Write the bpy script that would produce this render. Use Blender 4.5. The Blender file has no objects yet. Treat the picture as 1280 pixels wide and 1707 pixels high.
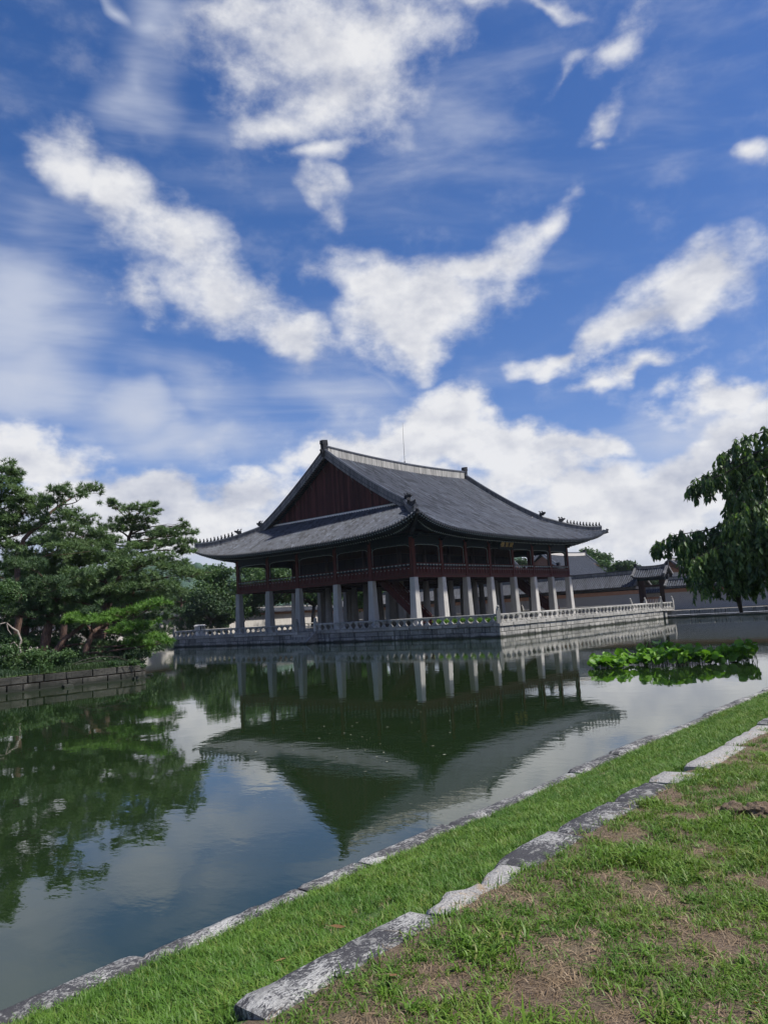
import bpy, bmesh, math, random
import numpy as np
from mathutils import Vector, Matrix, noise

R = math.radians
SC = bpy.context.scene
COL = SC.collection
random.seed(7)
RNG = np.random.default_rng(7)

# ------------------------------------------------------------------ camera
CAM = np.array([-61.827, -48.582, 0.990])
F_PX, YAW, PITCH, ROLL = 1257.94, 0.70017, 0.13549, -0.059575
_f = np.array([math.cos(YAW)*math.cos(PITCH), math.sin(YAW)*math.cos(PITCH), math.sin(PITCH)])
_r0 = np.array([math.sin(YAW), -math.cos(YAW), 0.0]); _u0 = np.cross(_r0, _f)
_r = math.cos(ROLL)*_r0 + math.sin(ROLL)*_u0
_u = -math.sin(ROLL)*_r0 + math.cos(ROLL)*_u0
cd = bpy.data.cameras.new('camera'); cam = bpy.data.objects.new('camera', cd); COL.objects.link(cam)
cd.sensor_fit = 'VERTICAL'; cd.sensor_height = 24.0; cd.lens = 24.0*F_PX/1707.0
cd.clip_start = 0.1; cd.clip_end = 6000
cam.matrix_world = Matrix(((_r[0], _u[0], -_f[0], CAM[0]), (_r[1], _u[1], -_f[1], CAM[1]),
                           (_r[2], _u[2], -_f[2], CAM[2]), (0, 0, 0, 1)))
SC.camera = cam

def spot(px, py, D):
    """a sighting of the survey (photo pixel) at horizontal distance D metres -> world point"""
    d = _f + _r*(px-640)/F_PX - _u*(py-853.5)/F_PX
    return CAM + D/math.hypot(d[0], d[1])*d

# ------------------------------------------------------------------ light
SUN_AZ = (0.42, -0.907)      # horizontal direction towards the sun (south-south-east)
SUN_EL = R(56)
sl = bpy.data.lights.new('sun', 'SUN'); sl.energy = 4.6; sl.angle = R(2.5); sl.color = (1.0, 0.95, 0.87)
sun = bpy.data.objects.new('sun', sl); COL.objects.link(sun)
_sd = Vector((SUN_AZ[0]*math.cos(SUN_EL), SUN_AZ[1]*math.cos(SUN_EL), math.sin(SUN_EL)))
sun.rotation_euler = _sd.to_track_quat('Z', 'Y').to_euler(); sun.location = (0, 0, 60)
SC.view_settings.view_transform = 'Standard'; SC.view_settings.look = 'None'
SC.view_settings.exposure = 0.40; SC.view_settings.gamma = 1.0; SC.view_settings.use_curve_mapping = False
SC.render.engine = 'CYCLES'
SC.cycles.use_denoising = True
SC.cycles.use_adaptive_sampling = True; SC.cycles.adaptive_threshold = 0.02
SC.cycles.max_bounces = 8; SC.cycles.diffuse_bounces = 3; SC.cycles.glossy_bounces = 4
SC.cycles.transmission_bounces = 4; SC.cycles.transparent_max_bounces = 8
SC.cycles.caustics_reflective = False; SC.cycles.caustics_refractive = False
SC.render.use_persistent_data = False

# ------------------------------------------------------------------ node helper
class NT:
    def __init__(s, tree): s.t = tree; s.n = tree.nodes; s.l = tree.links
    def node(s, kind, **kw):
        n = s.n.new(kind)
        for k, v in kw.items():
            if k == 'inp':
                for a, b in v.items():
                    if isinstance(b, bpy.types.NodeSocket): s.l.new(b, n.inputs[a])
                    else: n.inputs[a].default_value = b
            else: setattr(n, k, v)
        return n
    def math(s, op, a, b=0.0, c=None, clamp=False):
        n = s.n.new('ShaderNodeMath'); n.operation = op; n.use_clamp = clamp
        for i, v in enumerate((a, b, c)):
            if v is None: continue
            if isinstance(v, bpy.types.NodeSocket): s.l.new(v, n.inputs[i])
            else: n.inputs[i].default_value = v
        return n.outputs[0]
    def mix(s, f, a, b, mode='MIX'):
        n = s.n.new('ShaderNodeMix'); n.data_type = 'RGBA'; n.blend_type = mode
        for i, v in ((0, f), (6, a), (7, b)):
            if isinstance(v, bpy.types.NodeSocket): s.l.new(v, n.inputs[i])
            else: n.inputs[i].default_value = v if i == 0 else (*v, 1.0)[:4]
        return n.outputs[2]
    def ramp(s, v, lo, hi, smooth=True):
        n = s.n.new('ShaderNodeMapRange'); n.interpolation_type = 'SMOOTHSTEP' if smooth else 'LINEAR'
        n.clamp = True
        s.l.new(v, n.inputs[0]); n.inputs[1].default_value = lo; n.inputs[2].default_value = hi
        return n.outputs[0]
    def noise(s, vec, scale, detail=3.0, rough=0.5, dist=0.0):
        n = s.n.new('ShaderNodeTexNoise')
        if vec is not None: s.l.new(vec, n.inputs['Vector'])
        n.inputs['Scale'].default_value = scale; n.inputs['Detail'].default_value = detail
        n.inputs['Roughness'].default_value = rough; n.inputs['Distortion'].default_value = dist
        return n.outputs[0]
    def mapping(s, vec, scale=(1, 1, 1), loc=(0, 0, 0), rot=(0, 0, 0), kind='POINT'):
        n = s.n.new('ShaderNodeMapping'); n.vector_type = kind
        s.l.new(vec, n.inputs[0]); n.inputs[1].default_value = loc; n.inputs[2].default_value = rot
        n.inputs[3].default_value = scale
        return n.outputs[0]

# ------------------------------------------------------------------ sky
DENSE = [(43.3,40.1,9.53,3.59,-180.0,1),(42.0,37.1,5.96,2.95,-179.0,1),(46.3,35.5,3.43,1.6,179.0,0.8),(37.2,40.6,6.03,2.26,-177.0,0.9),(31.5,41.3,4.46,0.78,-173.0,0.6),(48.7,41.3,4.46,1.89,177.0,0.9),(62.7,32.2,3.04,2.16,-163.0,1),(59.3,30.6,3.92,2.06,-153.0,1),(55.4,27.1,4.96,2.58,-149.0,1),(51.4,24.5,4.79,2.53,-151.0,1),(46.6,20.9,2.89,1.73,-138.0,1),(58.1,23.8,3.8,1.45,-166.0,0.6),(36.4,22.5,6.5,3.2,172.0,1.4),(40.4,25.0,4.2,2.1,-161.0,1.2),(37.9,20.1,3.4,1.6,-167.0,1.15),(30.6,25.6,5.24,1.89,166.0,1),(25.8,27.2,2.08,1.51,152.0,0.9),(41.3,27.2,1.45,0.81,-178.0,0.7),(24.8,29.5,1.53,0.81,123.0,0.4),(16.4,21.5,4.6,2.5,172.0,1.3),(20.8,19.7,4.7,1.9,166.0,1.1),(26.0,18.2,2.85,0.87,167.0,0.9),(13.9,22.6,1.9,1.5,179.0,.95),(20.1,16.1,3.1,0.84,179.0,0.8),(15.5,13.7,3.46,1.16,171.0,0.85),(23.3,16.1,1.73,0.64,-172.0,0.7),(34.8,14.8,3.48,2.01,-175.0,1.2),(37.9,13.6,3.95,1.58,170.0,1.1),(43.1,12.7,4.41,1.36,173.0,1),(30.8,12.4,3.62,1.7,-174.0,1),(26.7,11.1,3.95,1.32,-174.0,1),(34.3,12.1,6.43,1.8,-175.0,1),(65.1,12.5,3.66,1.85,177.0,1.1),(58.3,10.1,4.61,1.82,-180.0,1.1),(50.7,10.0,3.8,1.7,-178.0,1.1),(54.1,8.5,6.96,1.99,-179.0,1),(62.0,8.6,5.98,2.54,-180.0,1),(19.9,6.3,10.49,3.2,177.0,1),(14.0,10.6,3.55,2.04,166.0,1.1),(16.9,8.7,4.29,1.88,171.0,1.1),(24.4,7.8,5.11,1.75,-179.0,1),(40.1,8.8,11.98,2.28,-177.0,0.9),(28.2,9.3,5.3,2.0,-175.0,0.95),(43.5,33.2,2.94,0.75,174.0,0.7),(43.2,31.5,1.76,0.76,-148.0,0.75),(42.5,30.1,1.07,0.86,178.0,0.5),(18.6,37.1,2.25,1.43,164.0,0.75),(20.7,33.0,2.23,1.09,145.0,0.7),(23.4,36.8,2.44,0.53,160.0,0.5),(21.6,31.2,0.93,0.54,172.0,0.6),(11.0,27.4,1.36,0.9,173.0,0.8),(24.6,40.2,2.84,0.44,-170.0,0.6)]
VEIL = [(66.7,21.1,5.73,4.31,177.0,1),(65.9,16.8,5.4,2.81,175.0,1),(58.9,15.9,5.48,1.92,-177.0,1),(53.8,17.7,6.14,2.63,-162.0,0.6),(57.6,36.5,3.63,2.67,143.0,0.7),(55.9,40.5,2.44,2.11,147.0,0.7),(32.3,35.0,10.64,4.31,-180.0,0.32),(14.6,33.5,7.76,4.94,-180.0,0.40),(59.1,40.8,2.19,0.57,-153.0,0.7),(40.6,17.9,5.0,0.9,-153.0,0.45),(55.2,14.2,7.42,1.74,180.0,0.7),(43.3,16.7,6.07,2.68,-168.0,0.6),(18.5,11.7,6.41,2.12,172.0,0.7),(28.4,6.6,18.44,2.68,-175.0,0.9),(55.4,6.3,16.25,3.07,-178.0,0.9),(28.8,17.3,5.38,1.76,168.0,0.4),(65.2,28.8,4.64,3.79,179.0,0.35),(51.9,35.2,4.3,2.82,173.0,0.3)]
_rs = random.Random(21)          # the same kind of sky all round the place
for _k in range(16):
    a = _rs.uniform(-165, 165); e = _rs.uniform(7, 68)
    if 2 < a < 76 and e < 46: continue
    DENSE.append((a, e, _rs.uniform(8, 16)/max(.4, math.cos(R(e))), _rs.uniform(2.5, 5.5), _rs.uniform(-25, 25), 1.0))
for _k in range(9):
    a = -165+_k*41.0
    if 5 < a < 74: continue
    VEIL.append((a, 6.5, 26, 3, 0, .9)); DENSE.append((a+8, 8, 15, 2.4, 0, 1.0))
W = bpy.data.worlds.new('World'); SC.world = W; W.use_nodes = True
def build_sky():
    t = NT(W.node_tree); t.n.clear()
    out = t.node('ShaderNodeOutputWorld'); bg = t.node('ShaderNodeBackground')
    t.l.new(bg.outputs[0], out.inputs[0])
    sky = t.node('ShaderNodeTexSky'); sky.sky_type = 'NISHITA'; sky.sun_disc = False
    sky.sun_elevation = SUN_EL; sky.sun_rotation = math.atan2(SUN_AZ[0], SUN_AZ[1])
    sky.altitude = 50; sky.air_density = 1.0; sky.dust_density = 0.6; sky.ozone_density = 2.0
    hsv = t.node('ShaderNodeHueSaturation', inp={'Saturation': 1.33, 'Value': 0.90, 'Color': sky.outputs[0]})
    tc = t.node('ShaderNodeTexCoord')
    nrm = t.node('ShaderNodeVectorMath', operation='NORMALIZE'); t.l.new(tc.outputs['Generated'], nrm.inputs[0])
    D = nrm.outputs[0]
    sep = t.node('ShaderNodeSeparateXYZ'); t.l.new(D, sep.inputs[0])
    az = t.math('MULTIPLY', t.math('ARCTAN2', sep.outputs[1], sep.outputs[0]), 57.29578)
    el = t.math('MULTIPLY', t.math('ARCSINE', sep.outputs[2]), 57.29578)
    comb = t.node('ShaderNodeCombineXYZ'); t.l.new(az, comb.inputs[0]); t.l.new(el, comb.inputs[1])
    # cloud-layer coordinates: the layer seen in perspective, so texture stretches towards the horizon
    def warped(offset):
        src = comb.outputs[0]
        if offset:
            n = t.node('ShaderNodeVectorMath', operation='ADD'); t.l.new(src, n.inputs[0]); n.inputs[1].default_value = offset; src = n.outputs[0]
        return src
    wn = t.node('ShaderNodeTexNoise'); t.l.new(D, wn.inputs['Vector']); wn.inputs['Scale'].default_value = 9.0
    wn.inputs['Detail'].default_value = 2.0; wn.inputs['Roughness'].default_value = 0.55
    wv = t.node('ShaderNodeVectorMath', operation='SUBTRACT'); t.l.new(wn.outputs['Color'], wv.inputs[0]); wv.inputs[1].default_value = (.5, .5, .5)
    ws = t.node('ShaderNodeVectorMath', operation='SCALE'); t.l.new(wv.outputs[0], ws.inputs[0]); ws.inputs['Scale'].default_value = 6.5
    wa = t.node('ShaderNodeVectorMath', operation='ADD'); t.l.new(comb.outputs[0], wa.inputs[0]); t.l.new(ws.outputs[0], wa.inputs[1])
    P = wa.outputs[0]
    sxy = t.node('ShaderNodeSeparateXYZ'); t.l.new(P, sxy.inputs[0])
    cmb = t.node('ShaderNodeCombineXYZ'); t.l.new(sxy.outputs[0], cmb.inputs[0]); t.l.new(sxy.outputs[1], cmb.inputs[1])
    P = cmb.outputs[0]
    def blobs(lst, grow, P):
        acc = None
        for (a, e, sx, sy, rot, w) in lst:
            m = t.mapping(P, (sx*grow, sy*grow, 1), (a, e, 0), (0, 0, R(rot)), 'TEXTURE')
            g = t.node('ShaderNodeTexGradient'); g.gradient_type = 'SPHERICAL'; t.l.new(m, g.inputs[0])
            v = t.math('MULTIPLY', g.outputs[1], w)
            acc = v if acc is None else t.math('SMOOTH_MAX', acc, v, 0.12)
        return acc
    m1 = blobs(DENSE, 1.55, P)
    m2 = blobs(VEIL, 1.6, P)
    flat = t.mapping(D, (1, 1, 1.7))
    n1 = t.noise(flat, 13, 8, 0.60)
    n1b = t.noise(t.mapping(flat, (1, 1, 1), (0.012, -0.022, 0.045)), 13, 4, 0.60)      # the same field a little towards the sun
    n2 = t.noise(t.mapping(D, (1, 1, 1), (3, 1, 2)), 42, 4, 0.65)
    fb = t.math('ADD', t.math('MULTIPLY', t.math('SUBTRACT', n1, .5), 2.0), t.math('MULTIPLY', t.math('SUBTRACT', n2, .5), 0.38))
    dens = t.math('ADD', t.math('MULTIPLY', m1, 1.42), fb)
    crisp = t.math('MULTIPLY_ADD', t.math('SUBTRACT', 1.0, t.ramp(el, 11.0, 24.0)), 0.65, 1.0)     # low cumulus has firmer edges
    c1 = t.ramp(t.math('MULTIPLY', t.math('SUBTRACT', dens, 0.10), crisp), 0.0, 1.24)
    has = t.ramp(m1, 0.02, 0.20)
    c1 = t.math('MULTIPLY', c1, has)
    st = t.mapping(D, (1, 1, 3.2), (0, 0, 0), (R(12), R(-9), R(35)))
    ns = t.noise(t.mapping(st, (2.6, 6.5, 5)), 1.0, 5, 0.58, 0.35)
    c2 = t.math('MULTIPLY', t.ramp(t.math('ADD', t.math('MULTIPLY', m2, 0.9), t.math('MULTIPLY', t.math('SUBTRACT', ns, .5), 1.1)), 0.05, 0.85), 0.86)
    # faint high haze everywhere
    c3 = t.math('MULTIPLY', t.ramp(ns, 0.44, 0.85), 0.22)
    cov2 = t.math('MAXIMUM', c2, c3)
    # light and grey inside the cloud: thick parts and parts behind thicker cloud go grey
    shade = t.math('SUBTRACT', n1b, n1)
    thick = t.ramp(dens, 0.85, 1.75)
    lit = t.math('SUBTRACT', t.math('SUBTRACT', 0.84, t.math('MULTIPLY', shade, 1.7)), t.math('MULTIPLY', thick, 0.26))
    n3 = t.noise(t.mapping(flat, (1, 1, 1.3), (7, 3, 1)), 5.5, 3, 0.5)
    lit = t.math('SUBTRACT', lit, t.math('MULTIPLY', t.math('SUBTRACT', n3, .5), 1.5), clamp=True)
    ccol = t.mix(lit, (2.9, 3.2, 4.2), (6.9, 6.9, 7.0))
    vcol = (4.6, 5.0, 6.0)
    c = t.mix(cov2, t.mix(1.0, hsv.outputs[0], (1.18, .95, 1.12), 'MULTIPLY'), vcol)
    hz = t.math('MULTIPLY', t.math('SUBTRACT', 1.0, t.ramp(el, 1.0, 9.0)), 0.85)
    c = t.mix(hz, c, (4.5, 4.9, 5.7))
    c = t.mix(t.math('MULTIPLY', c1, 0.95), c, ccol)
    t.l.new(c, bg.inputs[0]); bg.inputs[1].default_value = 0.095
build_sky()
W.cycles.sampling_method = 'MANUAL'; W.cycles.sample_map_resolution = 512

# ------------------------------------------------------------------ materials
MATS = {}
def mat(name):
    m = bpy.data.materials.new(name); m.use_nodes = True
    t = NT(m.node_tree); b = t.n['Principled BSDF']; MATS[name] = m
    return m, t, b
def geo(t): return t.node('ShaderNodeNewGeometry').outputs['Position']
def objc(t): return t.node('ShaderNodeTexCoord').outputs['Object']
def rnd(t): return t.node('ShaderNodeObjectInfo').outputs['Random']
def bump(t, b, h, strength=.4, dist=.02):
    n = t.node('ShaderNodeBump'); t.l.new(h, n.inputs['Height']); n.inputs['Strength'].default_value = strength
    n.inputs['Distance'].default_value = dist; t.l.new(n.outputs[0], b.inputs['Normal'])

def stone_mat(name, base, dark, light, scale=1.0, stain=.5, speck=(.55, .68), bstr=.5, vstreak=0.0, algae=False, spec=.2):
    m, t, b = mat(name); P = geo(t)
    n1 = t.noise(P, 1.1*scale, 5, .6); n2 = t.noise(P, 14*scale, 4, .65); n3 = t.noise(P, 60*scale, 2, .6)
    c = t.mix(t.ramp(n1, .35, .7), base, light)
    c = t.mix(t.math('MULTIPLY', t.ramp(n2, speck[0], speck[1]), stain), c, dark)
    c = t.mix(t.math('MULTIPLY', t.ramp(n3, .5, .7), .35), c, dark)
    if vstreak:
        v = t.noise(t.mapping(P, (2.2, 2.2, .18)), 1.6, 5, .6)
        c = t.mix(t.math('MULTIPLY', t.ramp(v, .5, .68), vstreak), c, dark)
    r = rnd(t)
    c = t.mix(1.0, c, t.node('ShaderNodeCombineColor', inp={0: t.math('MULTIPLY_ADD', r, .50, .70), 1: t.math('MULTIPLY_ADD', r, .48, .71), 2: t.math('MULTIPLY_ADD', r, .46, .71)}).outputs[0], 'MULTIPLY')
    if algae:      # dark slime line just above the water
        sz = t.node('ShaderNodeSeparateXYZ'); t.l.new(P, sz.inputs[0])
        lv = t.math('ADD', sz.outputs[2], t.math('MULTIPLY', t.math('SUBTRACT', n1, .5), .35))
        c = t.mix(t.math('MULTIPLY', t.math('SUBTRACT', 1.0, t.ramp(lv, -1.54, -1.36)), .95), c, (.022, .026, .020))
    t.l.new(c, b.inputs['Base Color']); b.inputs['Roughness'].default_value = .85; b.inputs['Specular IOR Level'].default_value = spec
    bump(t, b, t.math('ADD', n2, t.math('MULTIPLY', n3, .5)), bstr, .03)
    return m
stone_mat('granite', (.31, .305, .285), (.06, .06, .055), (.40, .39, .365), 1.0, .55, (.55, .72), .5, .5, True)
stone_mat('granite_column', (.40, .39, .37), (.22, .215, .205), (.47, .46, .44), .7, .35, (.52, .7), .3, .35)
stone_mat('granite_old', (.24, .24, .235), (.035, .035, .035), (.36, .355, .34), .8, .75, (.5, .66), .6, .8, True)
stone_mat('paving', (.17, .16, .145), (.09, .085, .075), (.21, .20, .18), .5, .4)
stone_mat('granite_inner', (.21, .205, .20), (.11, .11, .105), (.25, .245, .235), .7, .4)  # inner columns: under-deck shade put into a darker granite
stone_mat('granite_mossy_shaded', (.055, .054, .048), (.014, .016, .013), (.095, .092, .083), .9, .8, (.48, .64), .6, .8, True)  # mossy island stone; overhanging foliage's shade is painted into the dark base

def kerb_mat():
    m, t, b = mat('kerb_granite'); P = geo(t)
    n1 = t.noise(P, 1.1, 5, .7, .6); n2 = t.noise(t.mapping(P, (1, 1.8, 1)), 38, 7, .74, .5); n3 = t.noise(P, 160, 2, .6)
    n4 = t.noise(P, 2.7, 5, .6)
    c = t.mix(t.ramp(n3, .35, .7), (.34, .34, .325), (.52, .52, .495))
    edge = t.math('ADD', n2, t.math('MULTIPLY', t.math('SUBTRACT', n1, .455), 1.05))
    c = t.mix(t.ramp(edge, .44, .56), c, (.045, .045, .05))
    c = t.mix(t.math('MULTIPLY', t.ramp(t.noise(P, 11, 5, .7, .8), .52, .60), .75), c, (.30, .30, .285))
    c = t.mix(t.math('MULTIPLY', t.ramp(t.noise(P, 5, 5, .7, .8), .55, .66), .7), c, (.06, .06, .062))
    c = t.mix(t.math('MULTIPLY', t.ramp(n4, .70, .78), .7), c, (.36, .25, .13))
    t.l.new(c, b.inputs['Base Color']); b.inputs['Roughness'].default_value = .9
    bump(t, b, t.math('ADD', n2, t.math('MULTIPLY', n3, .3)), .8, .02)
kerb_mat()
def bleached_mat():
    m, t, b = mat('crumbled_granite'); P = geo(t)
    n1 = t.noise(P, 6, 5, .7, .5); n2 = t.noise(P, 40, 4, .7)
    c = t.mix(t.ramp(n2, .4, .65), (.29, .285, .27), (.43, .42, .40))
    c = t.mix(t.math('MULTIPLY', t.ramp(n1, .55, .66), .8), c, (.36, .26, .14))
    c = t.mix(t.ramp(n2, .60, .68), c, (.10, .10, .10))
    t.l.new(c, b.inputs['Base Color']); b.inputs['Roughness'].default_value = .95
    bump(t, b, n2, .9, .03)
bleached_mat()

def paint_mat(name, a, bcol, rough=.6, grain=(3, 3, .3), scale=2.0, var=.25):
    m, t, b = mat(name); P = geo(t)
    n = t.noise(t.mapping(P, grain), scale, 5, .6); n2 = t.noise(P, 22, 3, .6)
    c = t.mix(t.ramp(n, .3, .7), a, bcol)
    r = rnd(t)
    k = t.math('MULTIPLY_ADD', r, var, 1-var/2)
    c = t.mix(1.0, c, t.node('ShaderNodeCombineColor', inp={0: k, 1: k, 2: k}).outputs[0], 'MULTIPLY')
    t.l.new(c, b.inputs['Base Color']); b.inputs['Roughness'].default_value = rough; b.inputs['Specular IOR Level'].default_value = .12
    bump(t, b, n2, .25, .01)
    return m
paint_mat('red_wood', (.088, .024, .020), (.052, .016, .015))
paint_mat('gable_wood', (.082, .028, .027), (.040, .015, .017), .7, (3, 3, .15), 2.5, .8)
paint_mat('teal_paint', (.008, .021, .028), (.005, .013, .020))
paint_mat('stair_wood', (.075, .020, .018), (.05, .015, .014))
paint_mat('door_panel', (.022, .023, .030), (.014, .016, .024), .7)
paint_mat('pale_teal', (.26, .31, .31), (.18, .23, .24))
paint_mat('dark_wood', (.055, .032, .028), (.03, .02, .02))
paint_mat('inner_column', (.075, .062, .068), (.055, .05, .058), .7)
paint_mat('ridge_side', (.20, .20, .205), (.085, .088, .095), .8, (1.5, 1.5, .10), 2.4)
paint_mat('grey_plaster', (.38, .375, .355), (.15, .15, .145), .9, (1.5, 1.5, .10), 2.4)
paint_mat('white_plaster', (.62, .60, .56), (.5, .48, .45), .9)
paint_mat('dark_clay', (.028, .03, .034), (.018, .019, .022), .6)
paint_mat('gold', (.52, .38, .12), (.40, .29, .09), .5)
paint_mat('iron', (.05, .05, .05), (.10, .09, .085), .5)
paint_mat('white_stone', (.66, .65, .62), (.52, .51, .49), .85)

def tile_mat(name='roof_tile', k=1.0):
    m, t, b = mat(name); P = geo(t)
    n1 = t.noise(P, .35, 5, .6); n2 = t.noise(P, 7, 4, .7); geoN = t.node('ShaderNodeNewGeometry').outputs['True Normal']; n3 = t.noise(t.mapping(P, (9, 9, 9)), 1, 2, .5)
    c = t.mix(t.ramp(n1, .3, .7), (.053, .064, .083), (.082, .095, .116))
    c = t.mix(t.math('MULTIPLY', t.ramp(n2, .5, .75), .5), c, (.055, .058, .068))
    c = t.mix(t.math('MULTIPLY', t.ramp(n3, .6, .75), .4), c, (.17, .17, .175))
    sx = t.noise(t.mapping(P, (1.6, .12, .12)), 2.6, 3, .7); sy = t.noise(t.mapping(P, (.12, 1.6, .12)), 2.6, 3, .7)
    r0 = t.math('MULTIPLY', t.ramp(sx, .35, .65), t.ramp(sy, .35, .65))
    c = t.mix(t.math('MULTIPLY', t.math('SUBTRACT', 1.0, r0), .6), c, (.040, .043, .053))
    c = t.mix(1.0, c, (k, k, k), 'MULTIPLY')
    t.l.new(c, b.inputs['Base Color']); b.inputs['Roughness'].default_value = .52
    b.inputs['Specular IOR Level'].default_value = .35
    bump(t, b, n2, .3, .02)
tile_mat(); tile_mat('roof_tile_dark', .50); tile_mat('roof_tile_pale', 1.45)
stone_mat('pan_tile_shaded', (.034, .037, .046), (.020, .022, .028), (.048, .052, .062), .5, .5)  # pan tiles darkened against the ribs: trough shade painted into their colour

def brick_mat():
    m, t, b = mat('grey_brick'); P = geo(t)
    sp = t.node('ShaderNodeSeparateXYZ'); t.l.new(P, sp.inputs[0])
    cb = t.node('ShaderNodeCombineXYZ'); t.l.new(t.math('ADD', sp.outputs[0], sp.outputs[1]), cb.inputs[0]); t.l.new(sp.outputs[2], cb.inputs[1])
    br = t.node('ShaderNodeTexBrick'); t.l.new(cb.outputs[0], br.inputs['Vector'])
    br.inputs['Color1'].default_value = (.20, .195, .20, 1); br.inputs['Color2'].default_value = (.26, .25, .25, 1)
    br.inputs['Mortar'].default_value = (.52, .51, .49, 1)
    br.inputs['Scale'].default_value = 1.0; br.inputs['Mortar Size'].default_value = .018
    br.inputs['Brick Width'].default_value = .32; br.inputs['Row Height'].default_value = .13
    t.l.new(br.outputs[0], b.inputs['Base Color']); b.inputs['Roughness'].default_value = .9
    bump(t, b, br.outputs[1], -.3, .01)
brick_mat()
stone_mat('red_brick', (.33, .18, .125), (.24, .14, .10), (.38, .22, .16), 2, .4)

def water_mat():
    m, t, b = mat('pond_water'); P = geo(t)
    b.inputs['IOR'].default_value = 1.48; b.inputs['Roughness'].default_value = .02
    n0 = t.noise(P, .045, 2, .5); calm = t.ramp(n0, .40, .62)
    c = t.mix(t.ramp(t.noise(P, .08, 4, .6), .3, .7), (.0095, .020, .0070), (.013, .026, .009))
    t.l.new(c, b.inputs['Base Color'])
    b.inputs['Specular IOR Level'].default_value = .85
    n1 = t.noise(t.mapping(P, (1, 1, 1), rot=(0, 0, R(-40))), 1.1, 3, .5)
    n2 = t.noise(t.mapping(P, (1.0, .55, 1), rot=(0, 0, R(-40))), 5.5, 3, .55)
    h = t.math('ADD', t.math('MULTIPLY', n1, .8), t.math('MULTIPLY', n2, t.math('MULTIPLY_ADD', calm, .30, .06)))
    n = t.node('ShaderNodeBump'); t.l.new(h, n.inputs['Height']); n.inputs['Strength'].default_value = 1.0
    n.inputs['Distance'].default_value = .0036; t.l.new(n.outputs[0], b.inputs['Normal'])
water_mat()

def foliage_mat(name, a, bcol, var=.5, rough=.55, trans=.25, scale=.6):
    m, t, b = mat(name); P = geo(t)
    n = t.noise(P, scale, 4, .6); n2 = t.noise(P, 9, 2, .6)
    c = t.mix(t.ramp(t.math('ADD', n, t.math('MULTIPLY', t.math('SUBTRACT', n2, .5), var)), .3, .7), a, bcol)
    t.l.new(c, b.inputs['Base Color']); b.inputs['Roughness'].default_value = rough
    b.inputs['Specular IOR Level'].default_value = .3
    tr = t.node('ShaderNodeBsdfTranslucent'); t.l.new(t.mix(1.0, c, (1.1, 1.25, .6), 'MULTIPLY'), tr.inputs[0])
    mx = t.node('ShaderNodeMixShader'); mx.inputs[0].default_value = trans
    t.l.new(b.outputs[0], mx.inputs[1]); t.l.new(tr.outputs[0], mx.inputs[2])
    t.l.new(mx.outputs[0], t.n['Material Output'].inputs[0])
    return m
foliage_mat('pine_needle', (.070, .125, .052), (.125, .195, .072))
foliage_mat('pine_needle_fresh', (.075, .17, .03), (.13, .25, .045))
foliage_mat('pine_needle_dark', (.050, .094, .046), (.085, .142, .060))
foliage_mat('leaf_mid', (.045, .095, .035), (.085, .15, .050))
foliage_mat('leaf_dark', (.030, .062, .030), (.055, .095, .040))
foliage_mat('leaf_fresh', (.07, .15, .04), (.12, .22, .06))
foliage_mat('drooping_leaf', (.042, .088, .042), (.15, .235, .080), 1.3, .42, .42, 1.2)  # wide light-dark noise: sunlit and shaded leaves painted into the colour
foliage_mat('lotus_leaf', (.085, .21, .025), (.16, .31, .035), .5, .45, .35, 1.6)
foliage_mat('hill_forest', (.030, .065, .045), (.055, .10, .055), .7, .9, 0.0, .05)
def grass_mat(name, cols, trans=.3):
    m, t, b = mat(name); P = geo(t); r = rnd(t)
    n = t.noise(P, 1.3, 4, .65); n2 = t.noise(P, 14, 3, .6)
    c = t.mix(t.ramp(n, .35, .65), cols[0], cols[1])
    c = t.mix(t.math('MULTIPLY', t.ramp(n2, .45, .7), .6), c, cols[2])
    c = t.mix(t.math('MULTIPLY', t.ramp(r, .72, 1.0), .7), c, cols[3])
    t.l.new(c, b.inputs['Base Color']); b.inputs['Roughness'].default_value = .5; b.inputs['Specular IOR Level'].default_value = .35
    tr = t.node('ShaderNodeBsdfTranslucent'); t.l.new(c, tr.inputs[0])
    mx = t.node('ShaderNodeMixShader'); mx.inputs[0].default_value = trans
    t.l.new(b.outputs[0], mx.inputs[1]); t.l.new(tr.outputs[0], mx.inputs[2]); t.l.new(mx.outputs[0], t.n['Material Output'].inputs[0])
grass_mat('grass_lush', ((.068, .165, .016), (.118, .225, .024), (.045, .115, .016), (.20, .23, .05)))
grass_mat('grass_worn', ((.085, .185, .018), (.13, .235, .022), (.055, .13, .016), (.22, .24, .06)))
grass_mat('grass_dry', ((.31, .23, .14), (.22, .155, .09), (.39, .30, .19), (.13, .085, .05)), .15)
def soil_mat():
    m, t, b = mat('soil'); P = geo(t)
    n1 = t.noise(P, 1.4, 5, .6); n2 = t.noise(t.mapping(P, (1, 1, 1)), 38, 6, .75, 1.2); n3 = t.noise(P, 7, 4, .6)
    c = t.mix(t.ramp(n2, .35, .65), (.075, .050, .032), (.26, .19, .125))
    c = t.mix(t.math('MULTIPLY', t.ramp(n3, .45, .65), .6), c, (.20, .145, .10))
    c = t.mix(t.math('MULTIPLY', t.ramp(n1, .45, .65), .35), c, (.10, .10, .04))
    t.l.new(c, b.inputs['Base Color']); b.inputs['Roughness'].default_value = .95
    bump(t, b, n2, 1.0, .03)
soil_mat()
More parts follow.
